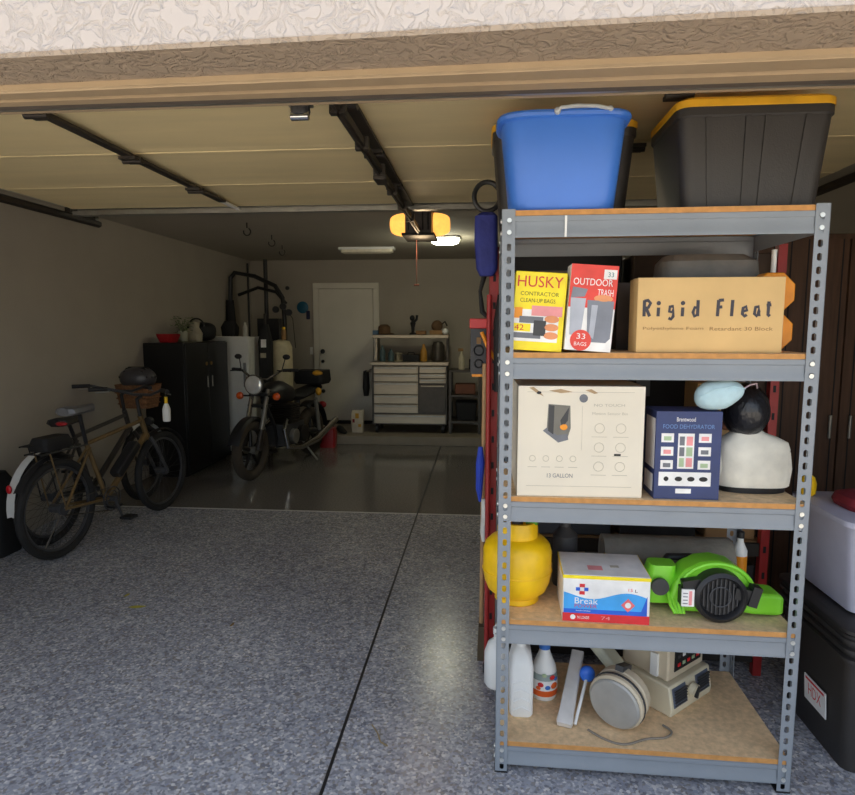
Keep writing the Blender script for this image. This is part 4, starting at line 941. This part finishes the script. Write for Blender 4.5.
b = MB(); b.rrect([(0, 0, .09, .12, .05, 0), (0, 0, .11, .14, .06, .25), (0, 0, .10, .12, .06, .48), (0, 0, .05, .07, .04, .58)], black2)
solo(b, 'black_bag', 'black bag standing against the left wall at the edge of the photo', 'bag', (-3.36, 3.95, 0))

# ============================================================ MOTORCYCLE
t = thing('motorcycle', 'black motorcycle with a round chrome headlight and orange turn signals', 'motorcycle', (-2.127, 7.53, 0), (0, 0, -100))
rim = mat('black alloy', (36, 34, 32), .4, .4)
dusty = mat('dusty tyre', (62, 54, 44), .9, bump=.5)
for cx, r_, w_, n in ((1.40, .315, .052, 'front'), (0, .30, .065, 'rear')):
    b = MB(); b.ring((cx, 0, r_), r_-w_, w_, dusty, 'y', 40, 12); wh_ = b.build('tyre', t)
    b = MB(); b.ring((cx, 0, r_), r_-w_*1.9, .012, rim, 'y', 36, 6)
    for k in range(5):
        a = 2*pi*k/5+.3; b.tube([(cx, 0, r_), (cx+(r_-w_*1.9)*cos(a), 0, r_+(r_-w_*1.9)*sin(a))], [.022, .014], rim, 8)
    b.cyl((cx, -.07, r_), (cx, .07, r_), .04, galv, n=16); b.build('wheel_rim', wh_)
    b = MB(); b.ring((cx, -.07, r_), .12, .008, chrome, 'y', 28, 6); b.build('brake_disc', wh_)
b = MB()
for s in (-1, 1): b.tube([(1.40, s*.085, .315), (1.17, s*.09, .93)], [.030, .022], chrome if s < 0 else galv, 12); b.tube([(1.40, s*.085, .315), (1.325, s*.087, .52)], .034, dk, 12)
b.box(1.12, 1.22, -.11, .11, .86, .89, black); b.box(1.15, 1.25, -.11, .11, .74, .77, black); b.build('front_fork', t)
b = MB(); pts = [(1.40+.345*cos(R(a)), .315+.345*sin(R(a))) for a in range(20, 150, 10)]
b.loft([[(x, -.065, z-.02), (x, -.04, z+.005), (x, .04, z+.005), (x, .065, z-.02), (x, 0, z-.006)] for x, z in pts], black); b.build('front_fender', t)
b = MB(); b.lathe([(.05, -.11), (.09, -.06), (.105, -.005), (.108, .005)], black, 28, T=xf((1.30, 0, .985), (0, 90, 0))); hd = b.build('headlight', t)
b = MB(); gl = mat('headlight glass', (235, 235, 230), .08, .4); b.lathe([(.098, .0), (.09, .02), (.05, .034), (0.001, .038)], gl, 28, T=xf((1.30, 0, .985), (0, 90, 0))); b.ring((1.305, 0, .985), .102, .007, chrome, 'x', 28, 6); b.build('lens', hd)
b = MB(); b.tube([(1.08, -.36, 1.13), (1.14, -.24, 1.13), (1.16, -.08, 1.03), (1.16, .08, 1.03), (1.14, .24, 1.13), (1.08, .36, 1.13)], .012, chrome, 8); b.build('handlebar', t)
for s in (-1, 1):
    b = MB(); b.cyl((1.14, s*.25, 1.13), (1.06, s*.39, 1.13), .018, black, n=10); b.tube([(1.17, s*.2, 1.13), (1.16, s*.36, 1.12)], .007, black, 6); b.build('grip', t)
    b = MB(); b.cyl((1.20, s*.09, .86), (1.22, s*.19, .86), .009, black); q = b.build('signal_arm', t)
    b = MB(); b.lathe([(.03, -.02), (.04, 0), (.036, .02), (.015, .032)], mat('orange lens', (226, 92, 26), .3), 18, T=xf((1.22, s*.215, .86), (0, 90, 0))); b.build('turn_signal', q)
q_ = None
for s in (-1, 1):
    b = MB(); b.tube([(1.14, s*.24, 1.13), (1.12, s*.27, 1.25)], .006, black, 6); b.ell((1.12, s*.285, 1.27), (.012, .045, .028), black); b.build('mirror', t)
b = MB(); b.loft([[(x, w_*cos(a*pi/8), z+h_*sin(a*pi/8)) for a in range(16)] for x, w_, z, h_ in ((.52, .07, .80, .06), (.60, .12, .83, .10), (.78, .15, .86, .13), (.95, .14, .87, .12), (1.06, .07, .86, .07))], black); b.build('fuel_tank', t)
b = MB(); b.loft([[(x, w_*cos(a*pi/6), z+h_*sin(a*pi/6)) for a in range(12)] for x, w_, z, h_ in ((-.22, .07, .84, .03), (-.12, .12, .83, .05), (.15, .14, .80, .05), (.38, .13, .77, .05), (.55, .08, .79, .04))], black2); b.build('seat', t)
b = MB(); b.box(.42, .86, -.13, .13, .26, .50, dkgrey); 
for k in range(9): b.box(.56, .78, -.15, .15, .50+.026*k, .512+.026*k, dk)
b.cyl((.52, -.19, .36), (.52, .19, .36), .10, rim, n=24); b.cyl((.72, -.18, .36), (.72, .18, .36), .08, galv, n=24); b.build('engine', t, bevel=.01)
b = MB(); b.tube([(1.14, 0, .84), (.9, 0, .50), (.84, 0, .25), (.40, 0, .22), (.34, 0, .45), (.30, 0, .72)], .022, black, 8); b.tube([(1.14, 0, .86), (.5, 0, .74), (-.1, 0, .76)], .022, black, 8)
for s in (-1, 1): b.tube([(.36, s*.1, .36), (0, s*.12, .30)], .02, black, 8); b.tube([(.02, s*.13, .32), (.1, s*.13, .72)], .025, galv, 10)
b.build('frame', t)
for s in (-1, 1):
    b = MB(); b.tube([(.80, s*.10, .55), (.94, s*.14, .46), (.90, s*.16, .26), (.60, s*.18, .21), (.2, s*.19, .24), (-.35, s*.20, .40)], [.022, .022, .024, .03, .042, .036], chrome, 12); b.build('exhaust', t)
b = MB(); pts = [(.0+.35*cos(R(a)), .32+.35*sin(R(a))) for a in range(60, 190, 10)]
b.loft([[(x, -.08, z-.02), (x, -.05, z+.01), (x, .05, z+.01), (x, .08, z-.02), (x, 0, z)] for x, z in pts], black); b.build('rear_fender', t)
b = MB(); b.ell((-.37, 0, .58), (.03, .06, .045), MATS['dark red plastic']); b.build('tail_light', t)
b = MB(); b.rrect([(-.1, .0, .14, .18, .05, .88), (-.1, .0, .16, .20, .06, .92), (-.1, .0, .15, .19, .06, 1.05)], black2); b.build('tail_bag', t)
for e_, r_ in (((.02, .12, 1.02), (.05, .07, .035)), ((.08, .16, .80), (.03, .04, .05))):
    b = MB(); b.ell(e_, r_, mat('mustard strap', (190, 140, 30), .6)); b.build('yellow_strap', t)
b = MB(); b.tube([(.45, .12, .25), (.40, .28, .02)], .012, galv, 8); b.build('kickstand', t)
b = MB(); b.rrect([(0, 0, .10, .08, .03, 0), (0, 0, .11, .09, .03, .16), (0, 0, .1, .08, .03, .26), (0, 0, .07, .05, .03, .26)], MATS['dark red plastic'])
solo(b, 'red_bucket', 'dark red bucket on the floor behind the motorcycle', 'bucket', (-2.02, 8.0, 0))

# ============================================================ TOOL CHEST AT THE BACK
ss = mat('stainless steel', (150, 138, 118), .38, .75, .08, 5, stretch=(1, 1, 8)); ssd = mat('dark stainless', (74, 68, 60), .45, .5)
ZF = .1205
t = thing('tool_chest', 'wide stainless rolling tool chest with drawers and an upper shelf against the back wall', 'tool chest', (-.98, 8.75, ZF))
X0, X1, Y0, Y1 = -1.50, -.46, 8.42, 8.98
b = MB(); b.box(X0, X1, Y0+.02, Y1, .24, 1.06, ssd); b.build('body', t, world=True, bevel=.005)
b = MB(); b.box(X0-.02, X1+.02, Y0-.01, Y1, 1.062, 1.108, ss); b.build('worktop', t, world=True, bevel=.005)
def dr(x0, x1, z0, z1, nm_='drawer', m_=ss):
    b = MB(); b.box(x0, x1, Y0-.002, Y0+.018, z0, z1, m_); d = b.build(nm_, t, world=True, bevel=.003)
    b = MB(); b.box(x0+.02, x1-.02, Y0-.022, Y0-.004, z1-.028, z1-.010, ss if m_ is not ss else galv); b.build('handle', d, world=True, bevel=.003)
zs = [1.052, .945, .835, .66, .53, .40]
for a, c in zip(zs[1:], zs): dr(X0+.03, -.86, a+.006, c-.006)
for a, c in ((.955, 1.052), (.885, .955), (.815, .885)): dr(-.84, X1-.02, a+.006, c-.006)
dr(-.84, X1-.02, .42, .80, 'cabinet_door', ssd); dr(X0+.03, X1-.02, .26, .385)
for x in (X0+.06, X1-.06):
    for y_ in (Y0+.08, Y1-.08):
        b = MB(); b.cyl((x-.02, y_, .185), (x+.02, y_, .185), .0635, black, n=18); b.box(x-.03, x+.03, y_-.03, y_+.03, .235, .245, galv); b.build('caster', t, world=True)
for x in (X0, X1-.03): b = MB(); b.box(x, x+.03, Y1-.26, Y1-.02, 1.108, 1.43, ss if x < -1 else ssd); b.build('riser', t, world=True)
b = MB(); b.box(X0-.01, X1+.01, Y0+.12, Y1, 1.43, 1.478, ss); b.build('upper_shelf', t, world=True, bevel=.004)
b = MB(); b.tube([(X0-.02, Y0+.03, .98), (X0-.07, Y0+.03, .98), (X0-.07, Y1-.05, .98), (X0-.02, Y1-.05, .98)], .012, ss, 8); b.build('push_handle', t, world=True)
def on(nm_, lab, cat, x, y_, z, fn, **k):
    b = MB(); fn(b); return solo(b, nm_, lab, cat, (x, y_, z), **k)
strawm = mat('brown felt', (96, 72, 48), .9)
on('brown_hat', 'round brown hat on the left end of the tool chest upper shelf', 'hat', -1.38, 8.80, 1.479, lambda b: b.lathe([(.14, 0), (.15, .01), (.09, .025), (.085, .11), (.05, .14), (.001, .145)], strawm, 24))
def fig(b): b.lathe([(.05, 0), (.05, .02), (.02, .03), (.025, .10), (.04, .16), (.02, .19), (.001, .2)], black2, 16); b.tube([(0, 0, .16), (.05, 0, .21), (.06, 0, .27)], .018, black2, 8); b.ell((-.01, 0, .23), (.035, .03, .04), black2)
on('black_figurine', 'black upright figurine in the middle of the tool chest upper shelf', 'figurine', -.96, 8.72, 1.479, fig)
on('wooden_block', 'low brown wooden piece beside the black figurine on the upper shelf', 'block', -.84, 8.66, 1.479, lambda b: b.box(-.07, .07, -.05, .05, 0, .055, mat('warm wood', (130, 92, 50), .6)), bevel=.01)
def mach(b): b.box(-.10, .10, -.06, .06, 0, .06, tan2); b.ell((0, 0, .12), (.08, .06, .08), strawm); b.tube([(.04, 0, .12), (.11, 0, .18), (.14, 0, .12)], .012, dk, 8)
on('bench_grinder', 'small brown machine with a bent arm at the right end of the upper shelf', 'machine', -.62, 8.70, 1.479, mach)
on('white_ball', 'small white ball shaped lamp head at the right end of the upper shelf', 'lamp', -.50, 8.60, 1.479, lambda b: (b.ell((0, 0, .045), (.045, .045, .045), white)))
on('blue_box', 'small slate blue box at the left end of the upper shelf beside the hat', 'box', -1.47, 8.59, 1.479, lambda b: b.box(-.035, .04, -.04, .04, 0, .06, mat('slate blue', (70, 96, 120), .6)), bevel=.004)
for x, h, m_, s_ in ((-1.38, .22, mat('dull teal', (66, 86, 90), .5), 'dull teal'), (-1.26, .17, MATS['dull teal'], 'shorter dull teal')):
    on('bottle', s_+' bottle at the left of the chest worktop under the upper shelf', 'bottle', x, 8.62, 1.109, lambda b: b.lathe([(.04, 0), (.042, .01), (.042, h*.65), (.015, h*.85), (.015, h)], m_, 16))
on('spool', 'pale round spool on the chest worktop beside the teal bottles', 'spool', -1.158, 8.62, 1.109, lambda b: (b.lathe([(.06, 0), (.06, .015), (.03, .02), (.03, .1), (.06, .105), (.06, .12)], mat('pale spool', (150, 140, 116), .6), 20)))
on('black_toolbox', 'low black toolbox in the middle of the chest worktop', 'toolbox', -.98, 8.66, 1.109, lambda b: (b.box(-.11, .11, -.07, .07, 0, .09, black2), b.tube([(-.05, 0, .09), (-.04, 0, .12), (.04, 0, .12), (.05, 0, .09)], .008, black, 6)))
on('amber_bottle', 'amber yellow bottle on the chest worktop right of the black toolbox', 'bottle', -.80, 8.62, 1.109, lambda b: b.lathe([(.045, 0), (.05, .02), (.045, .14), (.018, .2), (.018, .24)], mat('amber', (170, 122, 40), .5), 16))
on('steel_canister', 'dark grey canister at the right end of the chest worktop', 'canister', -.60, 8.62, 1.109, lambda b: b.lathe([(.08, 0), (.085, .02), (.085, .22), (.06, .27), (.001, .28)], ssd, 20))
on('dark_jacket', 'dark jacket hanging from the left push handle of the tool chest', 'jacket', -1.613, 8.62, .62, lambda b: b.rrect([(0, 0, .03, .06, .02, 0), (0, 0, .04, .09, .03, .12), (0, 0, .03, .07, .02, .35), (0, 0, .012, .04, .01, .36)], black2))
t = thing('work_cart', 'dark metal utility cart with open shelves right of the tool chest', 'cart', (-.2, 8.7, ZF))
for x in (-.42, -.02):
    for y_ in (8.46, 8.9): b = MB(); b.box(x-.018, x+.018, y_-.018, y_+.018, ZF, 1.0, ssd); b.build('leg', t, world=True)
for z in (.30, .66, 1.0): b = MB(); b.box(-.44, 0, 8.44, 8.92, z-.03, z, ssd); b.build('shelf', t, world=True, bevel=.003)
on('black_bin', 'black bin on the lowest shelf of the dark utility cart', 'bin', -.2, 8.68, .301, lambda b: b.rrect([(0, 0, .13, .18, .03, 0), (0, 0, .15, .2, .03, .25)], black2))
on('brown_case', 'brown case on the middle shelf of the dark utility cart', 'case', -.22, 8.66, .661, lambda b: b.box(-.14, .14, -.12, .12, 0, .14, mat('russet', (110, 62, 36), .6)), bevel=.01)
on('white_bottle', 'white spray bottle standing on top of the dark utility cart', 'bottle', -.27, 8.6, 1.001, lambda b: (b.lathe([(.04, 0), (.042, .01), (.042, .16), (.015, .22), (.015, .25)], mat('ivory', (196, 186, 160), .5), 16), b.box(-.05, .02, -.012, .012, .25, .29, tan2)))
on('black_can', 'black can on top of the dark utility cart beside the white bottle', 'can', -.12, 8.62, 1.001, lambda b: b.lathe([(.05, 0), (.05, .14), (.03, .15)], black2, 18))
on('black_vase', 'slim curved black object standing at the right end of the utility cart top', 'vase', -.05, 8.78, 1.001, lambda b: b.tube([(0, 0, 0), (-.02, 0, .15), (.0, 0, .3), (.05, 0, .42)], [.04, .03, .035, .015], black2, 10))
t = thing('shopping_bag', 'white paper bag with yellow and maroon shapes left of the tool chest', 'bag', (-1.72, 8.50, ZF))
b = MB(); b.rrect([(0, 0, .08, .05, .02, 0), (0, 0, .09, .06, .02, .25), (0.01, 0, .08, .03, .02, .31)], mat('dim white paper', (190, 180, 160), .8)); b.build('body', t)
for q_ in ((-.02, .03, .20, .27, 'mustard strap'), (-.06, -.03, .14, .19, 'maroon cloth'), (.02, .06, .08, .12, 'mustard strap')):
    b = MB(); b.box(q_[0], q_[1], -.0615, -.056, q_[2], q_[3], MATS[q_[4]]); b.build('printed_patch', t)
shoe = None
for x, lab in ((-1.90, 'left'), (-2.02, 'right')):
    pass
def shoef(b): b.loft([[(x, w_*cos(a*pi/6), max(0, h_*.5+h_*.5*sin(a*pi/6))) for a in range(12)] for x, w_, h_ in ((-.14, .03, .06), (-.12, .04, .09), (-.02, .042, .09), (.06, .045, .06), (.12, .045, .045), (.15, .025, .03))], black2)
on('black_shoe', 'black shoe on the step nearest the white paper bag', 'shoe', -1.93, 8.42, ZF, shoef, rot=(0, 0, -60), group='black shoes')
on('black_shoe', 'black shoe on the step nearest the white back door', 'shoe', -2.08, 8.45, ZF, shoef, rot=(0, 0, -75), group='black shoes')

# ------------------------------------------------------------ leaves and twig on the floor
leafy = mat('olive yellow leaf', (150, 140, 50), .7)
for x, y_, s_, rz, lab in ((-1.937, 3.22, .05, 10, 'largest yellowed leaf on the floor left of the middle'), (-2.08, 3.36, .022, 70, 'small yellowed leaf beside the largest leaf'), (-1.313, 3.058, .022, 80, 'small brown leaf on the floor in the middle')):
    b = MB(); b.loft([[(x_*s_, -w_*s_, .001), (x_*s_, 0, .001+.006*h_), (x_*s_, w_*s_, .001), (x_*s_, 0, .0005)] for x_, w_, h_ in ((-1, .02, 0), (-.5, .28, 1), (0, .38, 1.2), (.5, .25, 1), (1, .02, .6))], leafy if 'yellow' in lab else mat('tan leaf', (130, 104, 60), .8))
    solo(b, 'dry_leaf', lab, 'leaf', (x, y_, .0005), (0, 0, rz), group='dry leaves on the floor')
b = MB(); b.tube([(-.03, .05, .003), (0, .0, .004), (.02, -.05, .003), (.05, -.07, .003)], .0025, mat('straw twig', (150, 130, 90), .8), 6)
solo(b, 'dry_twig', 'thin straw coloured twig on the floor near the control joint', 'twig', (-.39, 2.24, 0))

# ============================================================ LIGHT
def light(name, kind, loc, energy, col, rot=(0, 0, 0), **k):
    l = bpy.data.lights.new(name, kind); l.energy = energy; l.color = col
    for a, v in k.items(): setattr(l, a, v)
    o = bpy.data.objects.new(name, l); COL.objects.link(o); o.location = loc; o.rotation_euler = [R(a) for a in rot]; return o
light('sun', 'SUN', (0, -4, 8), SUN_E, (1, .94, .86), (-38, 8, 0), angle=R(.6))   # behind the house: front in shade, driveway sunlit
light('opener_bulb', 'POINT', (-.48, 4.95, 2.2), 3, (1, .72, .42), shadow_soft_size=.08)
light('ceiling_lamp', 'POINT', (-.42, 7.1, 2.42), 9, (1, .97, .74), shadow_soft_size=.12)
w = bpy.data.worlds.new('sky'); SC.world = w; w.use_nodes = True
nt = w.node_tree; bgn = nt.nodes['Background']
sk = nt.nodes.new('ShaderNodeTexSky'); sk.sky_type = 'NISHITA'; sk.sun_disc = False; sk.sun_elevation = R(50); sk.sun_rotation = R(0); sk.air_density = 1.0; sk.dust_density = 2.5; sk.ozone_density = 1
mx = nt.nodes.new('ShaderNodeMix'); mx.data_type = 'RGBA'; mx.inputs[0].default_value = .88; mx.inputs[7].default_value = (.34, .335, .325, 1)
nt.links.new(sk.outputs['Color'], mx.inputs[6])
nt.links.new(mx.outputs[2], bgn.inputs['Color']); bgn.inputs['Strength'].default_value = SKY_E

# ============================================================ CAMERA
cd = bpy.data.cameras.new('camera'); cam = bpy.data.objects.new('camera', cd); COL.objects.link(cam)
cam.location = (0, 0, 1.58); cam.rotation_euler = (pi/2-.1125, 0, .0864)
cd.sensor_fit = 'HORIZONTAL'; cd.sensor_width = 36; cd.lens = 36*621/855; cd.clip_start = .05
SC.camera = cam
vs = SC.view_settings; vs.view_transform = 'Standard'; vs.look = 'None'; vs.gamma = 1; vs.use_curve_mapping = False; vs.exposure = EXPO
SC.cycles.use_denoising = True; SC.cycles.max_bounces = 8; SC.cycles.diffuse_bounces = 5; SC.cycles.sample_clamp_indirect = 8
